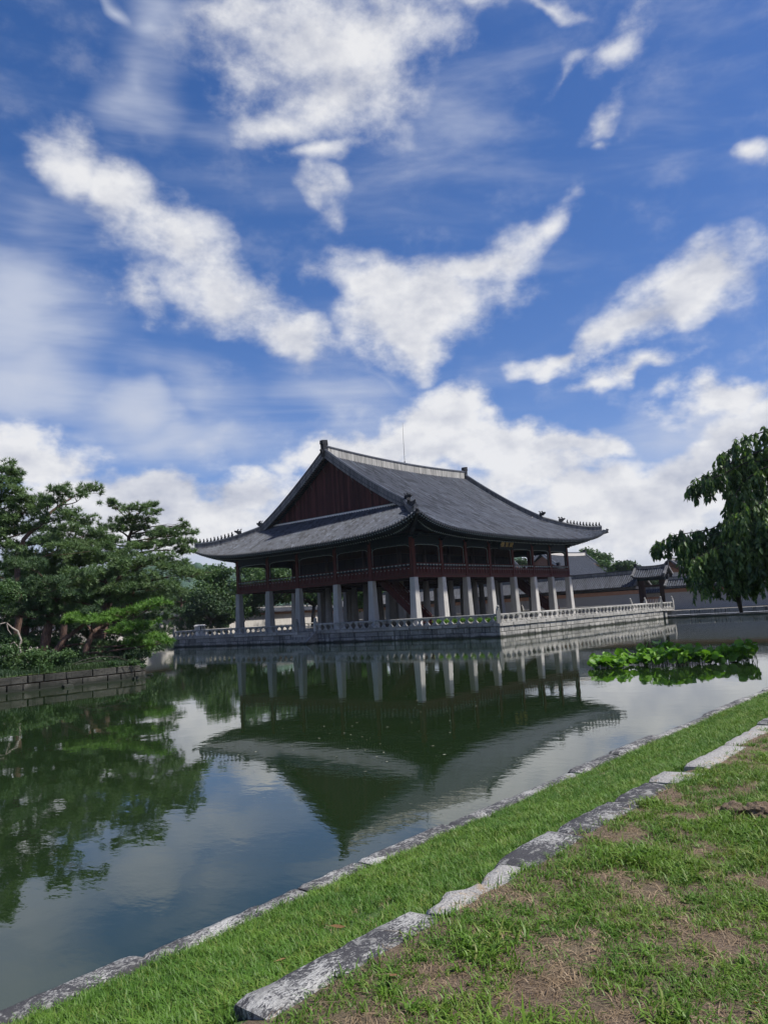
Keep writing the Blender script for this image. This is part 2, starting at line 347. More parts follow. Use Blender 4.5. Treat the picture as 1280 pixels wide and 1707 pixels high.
def turf_mat():
    m, t, b = mat('turf'); P = geo(t)
    n1 = t.noise(P, .5, 5, .6); n2 = t.noise(P, 30, 4, .7)
    c = t.mix(t.ramp(n2, .3, .7), (.040, .085, .015), (.080, .15, .026))
    c = t.mix(t.math('MULTIPLY', t.ramp(n1, .5, .7), .35), c, (.13, .12, .05))
    t.l.new(c, b.inputs['Base Color']); b.inputs['Roughness'].default_value = .9
    bump(t, b, n2, 1.0, .03)
turf_mat()
stone_mat('sandy_ground', (.16, .145, .12), (.10, .09, .07), (.20, .18, .15), .4, .4, spec=0.0)
def bark_mat(name, a, bcol):
    m, t, b = mat(name); P = geo(t)
    n = t.noise(t.mapping(P, (4, 4, 1.2)), 3, 5, .65)
    t.l.new(t.mix(t.ramp(n, .35, .65), a, bcol), b.inputs['Base Color']); b.inputs['Roughness'].default_value = .9
    bump(t, b, n, .8, .04)
bark_mat('bark_pine', (.055, .035, .028), (.13, .075, .055))
bark_mat('bark_dark', (.030, .025, .022), (.065, .055, .048))
bark_mat('deadwood', (.26, .22, .19), (.40, .36, .31))
stone_mat('dead_leaf', (.20, .11, .05), (.10, .06, .03), (.28, .16, .08), 3)
stone_mat('yellow_leaf', (.60, .38, .04), (.45, .25, .03), (.65, .45, .06), 3)
stone_mat('petal', (.34, .34, .26), (.22, .22, .16), (.45, .44, .38), 3)

# ------------------------------------------------------------------ mesh helpers
class MB:
    def __init__(s): s.v = []; s.f = []; s.m = []
    def quad(s, a, b, c, d, m=0):
        i = len(s.v); s.v += [tuple(a), tuple(b), tuple(c), tuple(d)]; s.f.append((i, i+1, i+2, i+3)); s.m.append(m)
    def tri(s, a, b, c, m=0):
        i = len(s.v); s.v += [tuple(a), tuple(b), tuple(c)]; s.f.append((i, i+1, i+2)); s.m.append(m)
    def box(s, x0, x1, y0, y1, z0, z1, m=0):
        s.hexa([(x0, y0, z0), (x1, y0, z0), (x1, y1, z0), (x0, y1, z0), (x0, y0, z1), (x1, y0, z1), (x1, y1, z1), (x0, y1, z1)], m)
    def hexa(s, p, m=0, mt=None):
        i = len(s.v); s.v += [tuple(q) for q in p]
        for k, f in enumerate(((3, 2, 1, 0), (4, 5, 6, 7), (0, 1, 5, 4), (1, 2, 6, 5), (2, 3, 7, 6), (3, 0, 4, 7))):
            s.f.append(tuple(i+j for j in f)); s.m.append(m if mt is None else mt[k])
    def bar(s, a, b, w, h, m=0, up=(0, 0, 1), mend=None):
        a = Vector(a); b = Vector(b); d = (b-a).normalized(); sd = d.cross(Vector(up))
        if sd.length < 1e-5: sd = Vector((1, 0, 0))
        sd = sd.normalized()*w/2; u = sd.cross(d).normalized()*h/2
        p = [a-sd-u, a+sd-u, b+sd-u, b-sd-u, a-sd+u, a+sd+u, b+sd+u, b-sd+u]
        s.hexa(p, m, None if mend is None else (m, m, m, m, mend, m))
    def tube(s, pts, rad, n=6, m=0, caps=True, mcap=None, flat=False):
        pts = [Vector(p) for p in pts]
        if not hasattr(rad, '__len__'): rad = [rad]*len(pts)
        i0 = len(s.v); prev = None
        for k, p in enumerate(pts):
            d = (pts[min(k+1, len(pts)-1)]-pts[max(k-1, 0)]).normalized()
            x = d.cross(Vector((0, 0, 1))) if abs(d.z) < .95 else d.cross(Vector((1, 0, 0)))
            if prev is not None and x.dot(prev) < 0: x = -x
            x.normalize(); prev = x; y = x.cross(d).normalized()
            for j in range(n):
                a = 2*math.pi*j/n
                s.v.append(tuple(p+(x*math.cos(a)+y*math.sin(a))*rad[k]))
        for k in range(len(pts)-1):
            for j in range(n):
                s.f.append((i0+k*n+j, i0+k*n+(j+1) % n, i0+(k+1)*n+(j+1) % n, i0+(k+1)*n+j)); s.m.append(m)
        if caps:
            mc = m if mcap is None else mcap
            s.f.append(tuple(i0+j for j in range(n))[::-1]); s.m.append(mc)
            e = i0+(len(pts)-1)*n; s.f.append(tuple(e+j for j in range(n))); s.m.append(mc)
    def halfrib(s, pts, side, r, m=0, n=4):
        """half-round rib along pts; side = unit vector across, opening downwards"""
        i0 = len(s.v); side = Vector(side)
        for k, p in enumerate(pts):
            p = Vector(p); d = (Vector(pts[min(k+1, len(pts)-1)])-Vector(pts[max(k-1, 0)])).normalized()
            u = side.cross(d).normalized()
            if u.z < 0: u = -u
            for j in range(n+1):
                a = math.pi*j/n
                s.v.append(tuple(p+side*math.cos(a)*r+u*math.sin(a)*r))
        w = n+1
        for k in range(len(pts)-1):
            for j in range(n):
                s.f.append((i0+k*w+j, i0+(k+1)*w+j, i0+(k+1)*w+j+1, i0+k*w+j+1)); s.m.append(m)
        s.f.append(tuple(i0+j for j in range(w))); s.m.append(m)
    def lathe(s, prof, n=10, c=(0, 0, 0), m=0):
        i0 = len(s.v)
        for (r, z) in prof:
            for j in range(n):
                a = 2*math.pi*j/n; s.v.append((c[0]+r*math.cos(a), c[1]+r*math.sin(a), c[2]+z))
        for k in range(len(prof)-1):
            for j in range(n):
                s.f.append((i0+k*n+j, i0+k*n+(j+1) % n, i0+(k+1)*n+(j+1) % n, i0+(k+1)*n+j)); s.m.append(m)
        s.f.append(tuple(i0+j for j in range(n))[::-1]); s.m.append(m)
        e = i0+(len(prof)-1)*n; s.f.append(tuple(e+j for j in range(n))); s.m.append(m)
    def sheet(s, lines, m=0):
        i0 = len(s.v); w = len(lines[0])
        for L in lines: s.v += [tuple(p) for p in L]
        for a in range(len(lines)-1):
            for b in range(w-1):
                s.f.append((i0+a*w+b, i0+(a+1)*w+b, i0+(a+1)*w+b+1, i0+a*w+b+1)); s.m.append(m)
    def prism(s, poly, axis, a, b, m=0):
        """poly of 2D points extruded along axis ('x','y','z') from a to b"""
        def P(q, t): return (t, q[0], q[1]) if axis == 'x' else ((q[0], t, q[1]) if axis == 'y' else (q[0], q[1], t))
        i0 = len(s.v); n = len(poly)
        s.v += [P(q, a) for q in poly]+[P(q, b) for q in poly]
        s.f.append(tuple(i0+j for j in range(n))); s.f.append(tuple(i0+n+j for j in range(n))[::-1]); s.m += [m, m]
        for j in range(n):
            k = (j+1) % n; s.f.append((i0+j, i0+n+j, i0+n+k, i0+k)); s.m.append(m)
    def shuffle(s, i0, n, rng, bias, groups):
        """give runs of n faces from face i0 on one of three tile tones"""
        for g in range(groups):
            r = rng.random()*.75+bias; k = 1 if r < .28 else 2 if r > .80 else 0
            for j in range(n):
                if i0+g*n+j < len(s.m): s.m[i0+g*n+j] = k
    def mesh(s, name, mats, smooth=False, fix=True):
        me = bpy.data.meshes.new(name); me.from_pydata(s.v, [], s.f)
        for k in ([mats] if isinstance(mats, str) else mats): me.materials.append(MATS[k])
        if any(s.m): me.polygons.foreach_set('material_index', s.m)
        if fix:
            bm = bmesh.new(); bm.from_mesh(me); bmesh.ops.recalc_face_normals(bm, faces=bm.faces); bm.to_mesh(me); bm.free()
        if smooth: me.polygons.foreach_set('use_smooth', [True]*len(me.polygons))
        me.update(); return me
    def build(s, name, mats, parent=None, smooth=False, fix=True, loc=(0, 0, 0)):
        return link(name, s.mesh(name, mats, smooth, fix), parent, loc)

def wloc(o):
    v = Vector((0, 0, 0))
    while o is not None: v += o.location; o = o.parent
    return v
def link(name, me, parent=None, loc=(0, 0, 0)):
    """object whose world position is loc; parents are only translated"""
    o = bpy.data.objects.new(name, me); COL.objects.link(o)
    if parent is not None:
        o.parent = parent; o.location = Vector(loc)-wloc(parent)
    else: o.location = loc
    return o
def tag(o, label=None, cat=None, group=None, kind=None):
    if label: o['label'] = label
    if cat: o['category'] = cat
    if group: o['group'] = group
    if kind: o['kind'] = kind
    return o
def thing(name, label, cat, loc, group=None):
    o = bpy.data.objects.new(name, None); COL.objects.link(o); o.location = loc; o.empty_display_size = .3
    return tag(o, label, cat, group)
def npmesh(name, V, F, mats, smooth=False):
    """fast mesh from arrays: V (n,3), F (m,k)"""
    me = bpy.data.meshes.new(name); k = F.shape[1]
    me.vertices.add(len(V)); me.vertices.foreach_set('co', np.ascontiguousarray(V, np.float32).ravel())
    me.loops.add(F.size); me.loops.foreach_set('vertex_index', np.ascontiguousarray(F, np.int32).ravel())
    me.polygons.add(len(F)); me.polygons.foreach_set('loop_start', np.arange(0, F.size, k, dtype=np.int32))
    for q in ([mats] if isinstance(mats, str) else mats): me.materials.append(MATS[q])
    me.update(calc_edges=True); me.validate()
    return me
def basis(D, rng, spin=True):
    """rotation matrices (N,3,3) whose third column is direction D"""
    D = D/np.linalg.norm(D, axis=1, keepdims=True)
    a = rng.normal(size=D.shape) if spin else np.tile(np.array([0, 0, 1.0]), (len(D), 1))
    x = np.cross(a, D); x /= np.linalg.norm(x, axis=1, keepdims=True)+1e-9
    y = np.cross(D, x)
    return np.stack([x, y, D], 2)
def scatter(tv, tf, pos, M, scl):
    V = np.einsum('nij,kj->nki', M, tv)*scl[:, None, None]+pos[:, None, :]
    F = tf[None]+(np.arange(len(pos))*len(tv))[:, None, None]
    return V.reshape(-1, 3), F.reshape(-1, tf.shape[1])
def bez(a, b, c, n=6):
    a, b, c = map(np.asarray, (a, b, c))
    return [tuple((1-t)**2*a+2*t*(1-t)*b+t*t*c) for t in np.linspace(0, 1, n)]

# ------------------------------------------------------------------ ground, pond, banks
ZW, ZG, ZT = -1.626, -0.70, -0.36        # water, ground, terrace floor
PX0, PX1, PY0, PY1 = -95.0, 41.6, -43.32, 52.0   # pond outline
def ground():
    m = MB(); E = 2500
    xs = [-E, PX0, PX1+.35, E]; ys = [-E, -48.9, PY1, E]
    for i in range(3):
        for j in range(3):
            if i == 1 and j == 1: continue
            if j == 1 and i == 1: continue
            m.quad((xs[i], ys[j], ZG-.012), (xs[i+1], ys[j], ZG-.012), (xs[i+1], ys[j+1], ZG-.012), (xs[i], ys[j+1], ZG-.012))
    tag(m.build('ground', 'sandy_ground'), kind='structure')
    w = MB(); w.quad((PX0-.5, PY0-.5, ZW), (PX1+.2, PY0-.5, ZW), (PX1+.2, PY1+.3, ZW), (PX0-.5, PY1+.3, ZW))
    tag(w.build('pond_water', 'pond_water'), kind='structure')
    # near lawn: flat shelf, stone row, slope to the water's edge
    def prof(x, y):
        b = .012*noise.noise((x*.9, y*.9, 0))+.008*noise.noise((x*3.1, y*3.1, 2))
        if y < -45.72: z = ZG+.012
        else:
            k = (y+45.72)/(45.72-43.6); z = ZG-.03-.60*min(1, k)**.9
        return z+b
    xs = sorted(set([round(-72+.22*i, 3) for i in range(150)]+[round(-39+1.5*i, 3) for i in range(55)]))
    ys = [-48.9, -48.3, -47.9, -47.5, -47.1, -46.7, -46.4, -46.1, -45.9, -45.72, -45.6, -45.3, -45, -44.7, -44.4, -44.1, -43.85, -43.6, -43.45]
    up = MB(); up.sheet([[(x, y, prof(x, y)) for y in ys[:10]] for x in xs]); tag(up.build('lawn_shelf', 'soil', smooth=True), kind='structure')
    dn = MB(); dn.sheet([[(x, y, prof(x, y)) for y in ys[9:]] for x in xs]); tag(dn.build('grass_bank', 'turf', smooth=True), kind='structure')
    return prof
LAWN = ground()

def rough_block(L, Wd, H, seed, amp=.018, nx=None, r=.016):
    """weathered stone block, length along x, top at z=0, centred"""
    nx = nx or max(4, int(L/.06)); ny = 4; m = MB()
    sec = [(-Wd/2, -H), (-Wd/2, -r), (-Wd/2+r, 0), (-Wd/6, .006), (Wd/6, .004), (Wd/2-r, 0), (Wd/2, -r), (Wd/2, -H)]
    lines = []
    for i in range(nx+1):
        x = -L/2+L*i/nx; row = []
        e = .022 if i in (0, nx) else 0
        for (y, z) in sec:
            q = Vector((x*7+seed*7.3, y*11, z*11))
            dy = noise.noise(q)*amp; dz = noise.noise(q+Vector((9, 3, 1)))*amp
            row.append((x+noise.noise(q*2)*amp*.8, y+dy, z+dz-(e if z > -r*1.5 else 0)))
        lines.append(row)
    m.sheet(lines)
    for L_ in (lines[0], lines[-1]):
        i0 = len(m.v); m.v += L_; m.f.append(tuple(i0+k for k in range(len(L_)))); m.m.append(0)
    return m

def kerbs():
    e1 = tag(thing('water_edge_kerb', 'weathered granite kerb along the near water edge', 'kerb', (-58, -43.45, -1.3)), kind='structure')
    joints = [-62.6, -61.4, -60.15, -58.67, -57.12, -56.33, -54.9, -53.6, -52.0, -50.7, -49.0]
    x = joints[-1]
    while x < 41: x += random.uniform(1.1, 1.9); joints.append(x)
    for i in range(len(joints)-1):
        L = joints[i+1]-joints[i]-.015
        far = joints[i] > -35
        o = rough_block(L, random.uniform(.17, .22), .55, i, .013, 4 if far else None).mesh('stone', 'kerb_granite', True)
        o = link('stone', o, e1, ((joints[i]+joints[i+1])/2, -43.46+random.uniform(-.02, .02), -1.29+random.uniform(-.025, .02)))
        o.rotation_euler = (random.uniform(-.03, .03), random.uniform(-.008, .008), random.uniform(-.012, .012))
    e2 = tag(thing('lawn_kerb', 'sunken granite kerb dividing the lawn from the grassy bank', 'kerb', (-57, -45.7, -.7)), kind='structure')
    rows = [(-60.9, -59.72, .24, 'kerb_granite', 0), (-59.55, -58.27, .25, 'kerb_granite', .0), (-57.36, -56.55, .30, 'kerb_granite', 0),
            (-56.5, -55.55, .28, 'kerb_granite', 0), (-55.5, -54.75, .26, 'kerb_granite', 0), (-54.65, -54.2, .42, 'crumbled_granite', -.05),
            (-53.95, -52.7, .27, 'crumbled_granite', -.08), (-52.6, -51.2, .28, 'crumbled_granite', -.06), (-51.1, -49.8, .28, 'kerb_granite', -.03)]
    x = -49.7
    while x < 20:
        L = random.uniform(1.1, 1.8); rows.append((x, x+L, .28, 'kerb_granite', -.03)); x += L+.05
    for i, (a, b, w, mt, dy) in enumerate(rows):
        me = rough_block(b-a, w, .3, 50+i, .011, None if a < -40 else 4).mesh('stone', mt, True)
        o = link('stone', me, e2, ((a+b)/2, -45.74+dy, ZG+.014+random.uniform(-.008, .010)))
        o.rotation_euler = (random.uniform(-.02, .02), random.uniform(-.01, .01), random.uniform(-.02, .02))
    # the broken stretch: irregular sunken lumps
    for i, (x, y, sx, sy) in enumerate([(-58.10, -45.78, .26, .20), (-57.90, -45.80, .30, .30), (-57.66, -45.82, .30, .26), (-57.46, -45.76, .20, .24)]):
        me = rough_block(sx*1.05, sy, .2, 90+i, .018, 9, .03).mesh('stone', 'crumbled_granite', True)
        o = link('stone', me, e2, (x, y, ZG+.012+random.uniform(-.010, .006))); o.rotation_euler = (0, 0, random.uniform(-.3, .3))
kerbs()

# ------------------------------------------------------------------ terrace in the pond
TX0, TX1, TY0, TY1 = -2.646, 37.284, -11.557, 39.27
ZL = -0.648                                # underside of the coping
def block_mesh(L, D, H, seed, mt):
    """stone block with slightly rounded, uneven face; x along the wall, -y outwards, z up, origin at back bottom centre"""
    m = MB(); r = .025; rr = random.Random(seed)
    j = lambda a=.012: rr.uniform(-a, a)
    x0, x1 = -L/2, L/2
    back = [(x0, 0, 0), (x1, 0, 0), (x1, 0, H), (x0, 0, H)]
    mid = [(x0+j(), -D+r, 0+j()), (x1+j(), -D+r, 0+j()), (x1+j(), -D+r, H+j()), (x0+j(), -D+r, H+j())]
    fr = [(x0+r, -D+j(), r), (x1-r, -D+j(), r), (x1-r, -D+j(), H-r), (x0+r, -D+j(), H-r)]
    for a, b in ((back, mid), (mid, fr)):
        for k in range(4): m.quad(a[k], a[(k+1) % 4], b[(k+1) % 4], b[k])
    m.quad(*fr)
    return m.mesh('stone_block', mt)
def stone_face(parent, p0, p1, z0, courses, mt, lens, depth=.4, name='stone_block', lib=None, seed=0, inset=0.0):
    """courses of blocks along p0->p1 (outer face on the right-hand side when walking p0->p1)"""
    rr = random.Random(seed); a = Vector((*p0, 0)); b = Vector((*p1, 0)); T = (b-a).length; d = (b-a)/T
    ang = math.atan2(d.y, d.x); nrm = Vector((d.y, -d.x, 0))
    cache = {}
    z = z0
    for c, h in enumerate(courses):
        s = 0.0
        while s < T-.05:
            L = rr.choice(lens)*rr.uniform(.97, 1.03)
            if T-s-L < lens[0]*.5: L = T-s
            key = (round(L*10), c, rr.randint(0, 2))
            if key not in cache: cache[key] = block_mesh(1.0, depth, h-.045, hash(key) & 255, mt)
            q = a+d*(s+L/2)-nrm*(depth+rr.uniform(-.012, .012)+inset*c)+nrm*0
            o = link(name, cache[key], parent, (q.x, q.y, z+.02)); o.rotation_euler = (0, 0, ang); o.scale = (L-.05, 1, 1)
            s += L
        z += h
    return z
def terrace():
    t = thing('stone_terrace', 'broad block-built stone terrace rising from the pond under the pavilion', 'terrace', (17.3, 13.9, ZW))
    core = MB(); core.box(TX0+.14, TX1-.10, TY0+.14, TY1-.10, ZW-.5, ZT-.05); core.build('core', 'dark_clay', t)
    fl = MB(); fl.box(TX0+.12, TX1-.12, TY0+.12, TY1-.12, ZT-.049, ZT); fl.build('paving', 'paving', t)
    cs = (.52, .50)
    zb = ZL-1.02
    stone_face(t, (TX0, TY0), (TX1, TY0), zb, cs, 'granite', (.7, 1.0, 1.25, 1.5), .35, seed=1)
    stone_face(t, (TX0, TY1), (TX0, TY0+.36), zb, cs, 'granite_old', (.9, 1.3, 1.6, 2.0), .35, seed=2)
    for side in ('s', 'w'):
        # coping slabs
        if side == 's': a, b = (TX0-.12, TY0), (TX1+.12, TY0)
        else: a, b = (TX0, TY1+.12), (TX0, TY0+.62)
        stone_face(t, (a[0], a[1]-.12) if side == 's' else (a[0]-.12, a[1]), (b[0], b[1]-.12) if side == 's' else (b[0]-.12, b[1]), ZL, (.30,), 'granite' if side == 's' else 'granite', (1.7, 2.1, 2.4), .70, 'coping_slab', seed=5)
    c2 = MB(); c2.box(TX1-.55, TX1+.1, TY0+.62, TY1+.1, ZL, ZT-.003); c2.build('coping_slab', 'granite', t)
    c3 = MB(); c3.box(TX0+.6, TX1-.56, TY1-.55, TY1+.1, ZL, ZT-.003); c3.build('coping_slab', 'granite', t)
    # water steps on the west side
    y0, y1 = 12.2, 15.4
    for k in range(5):
        zt = ZL+.28-.26*(k+1)
        s = MB(); s.hexa([(TX0-.30-.32*(k+1), y0, ZW-.4), (TX0-.02, y0, ZW-.4), (TX0-.02, y1+.05*k, ZW-.4), (TX0-.30-.32*(k+1), y1+.05*k, ZW-.4),
                          (TX0-.30-.32*(k+1), y0+.01*k, zt), (TX0-.02, y0+.01*k, zt), (TX0-.02, y1+.05*k, zt), (TX0-.30-.32*(k+1), y1+.05*k, zt)])
        s.build('step', 'granite_old' if k % 2 else 'granite', t)
    ck = MB(); ck.prism([(TX0-.02, ZW-.3), (TX0-1.9, ZW-.3), (TX0-1.9, ZW+.1), (TX0-.3, ZT), (TX0-.02, ZT)], 'y', y0-.34, y0-.012); ck.build('cheek_stone', 'granite_old', t)
terrace()

# hourglass baluster (lotus-leaf prop), shared mesh
def baluster_mesh():
    m = MB(); hw = [(.30, 0), (.29, .08), (.17, .17), (.11, .27), (.10, .32), (.16, .42), (.27, .50), (.31, .56), (.31, .62)]
    dp = [.10, .10, .085, .075, .075, .085, .10, .11, .11]
    rings = []
    for (w, z), d in zip(hw, dp):
        rings.append([(-w, -d*.6, z), (-w*.6, -d, z), (w*.6, -d, z), (w, -d*.6, z), (w, d*.6, z), (w*.6, d, z), (-w*.6, d, z), (-w, d*.6, z)])
    for a in range(len(rings)-1):
        for k in range(8): m.quad(rings[a][k], rings[a][(k+1) % 8], rings[a+1][(k+1) % 8], rings[a+1][k])
    return m.mesh('baluster', 'granite')
BAL = baluster_mesh()
def post_mesh(h=1.05, w=.17, kind='bud'):
    m = MB(); m.box(-w, w, -w, w, 0, h)
    if kind == 'bud': m.lathe([(.14, h), (.20, h+.05), (.20, h+.10), (.11, h+.14), (.16, h+.22), (.18, h+.30), (.12, h+.40), (.02, h+.46)], 8)
    else:   # seated guardian animal
        m.lathe([(.17, h), (.19, h+.10), (.15, h+.25), (.11, h+.34)], 8, (0.02, 0, 0))
        m.lathe([(.03, h+.28), (.12, h+.34), (.14, h+.42), (.10, h+.50), (.02, h+.53)], 8, (-.08, 0, 0))
        m.box(-.24, -.14, -.06, .06, h+.34, h+.43); m.box(-.17, -.07, -.12, .12, h, h+.2)
        m.box(.10, .2, -.04, .04, h+.05, h+.28)
    return m.mesh('post', 'granite')
POST_BUD, POST_BEAST = post_mesh(), post_mesh(1.1, .18, 'beast')
def balustrade(label, runs, posts, z=None, spacing=.93):
    z = ZL+.30 if z is None else z
    c = runs[0][0]
    t = thing('stone_balustrade', label, 'balustrade', (c[0], c[1], z), 'stone balustrades of the terrace')
    for (a, b) in runs:
        a = Vector((*a, 0)); b = Vector((*b, 0)); T = (b-a).length; d = (b-a)/T; ang = math.atan2(d.y, d.x)
        sill = MB(); sill.bar((a.x, a.y, z+.05), (b.x, b.y, z+.05), .26, .10); sill.build('sill', 'granite', t)
        n = max(1, int(round(T/spacing)))
        for k in range(n):
            q = a+d*T*(k+.5)/n
            o = link('baluster', BAL, t, (q.x, q.y, z+.10)); o.rotation_euler = (0, 0, ang); o.scale = (1, 1, 1.0)
        nseg = max(1, int(T/2.8))
        for k in range(nseg):
            p, q = a+d*T*k/nseg, a+d*(T*(k+1)/nseg-.012)
            rl = MB(); rl.tube([(p.x, p.y, z+.75), (q.x, q.y, z+.75)], .10, 8); rl.build('handrail', 'granite', t)
    for (x, y, kind, rz) in posts:
        o = link('post', POST_BUD if kind == 'bud' else POST_BEAST, t, (x, y, z)); o.rotation_euler = (0, 0, rz)
    return t
bx0, bx1, by0, by1 = TX0+.14, TX1-.14, TY0+.14, TY1-.14
balustrade('long pale balustrade along the sunlit south face of the terrace', [((bx0+.2, by0), (bx1-.2, by0))], [(bx0, by0, 'beast', R(45)), (bx1, by0, 'beast', R(45))])
balustrade('balustrade along the shaded west face, broken by the water steps', [((bx0, by0+.2), (bx0, 12.15)), ((bx0, 15.45), (bx0, by1-.2))],
           [(bx0, 12.3, 'bud', 0), (bx0, 15.3, 'bud', 0), (bx0, by1, 'bud', 0)])
balustrade('far balustrade seen between the columns along the north rim', [((bx0+.2, by1), (bx1-.2, by1))], [(bx1, by1, 'bud', 0)], spacing=1.4)
balustrade('far balustrade along the east rim of the terrace, open at the bridges', [((bx1, -7.2), (bx1, 9.0)), ((bx1, 13), (bx1, by1-.2))],
           [(bx1, -7.4, 'beast', 0), (bx1, 9.2, 'beast', 0), (bx1, 12.8, 'beast', 0)], spacing=1.4)
# small stone-house lantern on the north-west corner
def stone_lantern():
    t = thing('stone_lantern', 'small white stone lantern house with two dark openings at the terrace corner', 'lantern', (.9, 38.2, ZT))
    m = MB(); m.box(.35, 1.45, 37.65, 38.75, ZT, ZT+.75); m.build('plinth', 'white_stone', t)
    b = MB()
    for (x0, x1, y0, y1) in ((.40, .56, 37.70, 37.86), (.40, .56, 38.54, 38.70), (1.24, 1.40, 37.70, 37.86), (1.24, 1.40, 38.54, 38.70), (.40, .54, 38.12, 38.28), (.82, .98, 37.70, 37.84)):
        b.box(x0, x1, y0, y1, ZT+.75, ZT+1.35)
    b.box(.56, 1.24, 37.86, 38.54, ZT+.75, ZT+.80); b.build('chamber', 'white_stone', t)
    i = MB(); i.box(.62, 1.18, 37.92, 38.48, ZT+.81, ZT+1.34); i.build('dark_core', 'dark_clay', t)
    c = MB(); z = ZT+1.351
    c.hexa([(.28, 37.58, z), (1.52, 37.58, z), (1.52, 38.82, z), (.28, 38.82, z), (.45, 37.75, z+.2), (1.35, 37.75, z+.2), (1.35, 38.65, z+.2), (.45, 38.65, z+.2)]); c.build('cap', 'white_stone', t)
stone_lantern()
# low wooden barrier across the head of the water steps
def barrier():
    t = thing('wooden_barrier', 'low slatted wooden barrier closing the gap above the water steps', 'barrier', (TX0+.6, 13.8, ZT))
    for k in range(15):
        s = MB(); y = 12.55+.18*k; s.box(TX0+.55, TX0+.60, y, y+.06, ZT+.03, ZT+.66); s.build('slat', 'grey_plaster', t)
    for z in (.12, .60):
        s = MB(); s.box(TX0+.601, TX0+.65, 12.5, 15.2, ZT+z, ZT+z+.07); s.build('rail', 'grey_plaster', t)
barrier()
# clumps of sunlit leaves behind the balustrade near the corner

# ------------------------------------------------------------------ the pavilion
CXS = [0.0, 4.902, 9.590, 14.556, 19.844, 24.810, 29.498, 34.4]
CYS = [0.0, 5.815, 11.121, 17.379, 22.685, 28.5]
MX, MY = 17.2, 14.25
EX, EY = 21.6, 18.65                      # half-extents of the eaves
ZE, ZR = 9.12, 20.2                       # tile edge at mid-eave, tile surface at the ridge
VX = 15.0                                 # half-length of the gabled upper roof (verge)
def rise(d): t = d/EY; return (ZR-ZE)*(.82*t+.18*t*t)
def lift(s): s = min(1.0, abs(s)); return 1.85*(.5*s**3+.5*s**8)
def fade(d): return max(0.0, 1-d/10.0)**1.4
def bow(s): return .45*(1-min(1, abs(s))**2)
def eave(side, a):
    """outer tile edge; side s,n along x, side w,e along y, a = coordinate relative to the middle"""
    if side in 'sn':
        s = a/EX; y = EY-bow(s); return Vector((MX+a, MY-y if side == 's' else MY+y, ZE+lift(s)))
    s = a/EY; x = EX-bow(s); return Vector((MX-x if side == 'w' else MX+x, MY+a, ZE+lift(s)))
def surf(side, a, d):
    """roof surface at horizontal distance d in from the nominal eave line"""
    if side in 'sn':
        s = a/EX; dd = max(d, 0); b = bow(s)*max(0, 1-dd/3)
        y = EY-d-b; z = ZE+rise(max(d, 0))+lift(s)*fade(max(d, 0))
        # ridge ends turn up slightly
        z += .42*(a/VX)**2*max(0, (d-7)/(EY-7))**2 if abs(a) <= VX+.2 else 0
        return Vector((MX+a, MY-y if side == 's' else MY+y, z))
    s = a/EY; b = bow(s)*max(0, 1-max(d, 0)/3); x = EX-d-b; z = ZE+rise(max(d, 0))+lift(s)*fade(max(d, 0))
    return Vector((MX-x if side == 'w' else MX+x, MY+a, z))

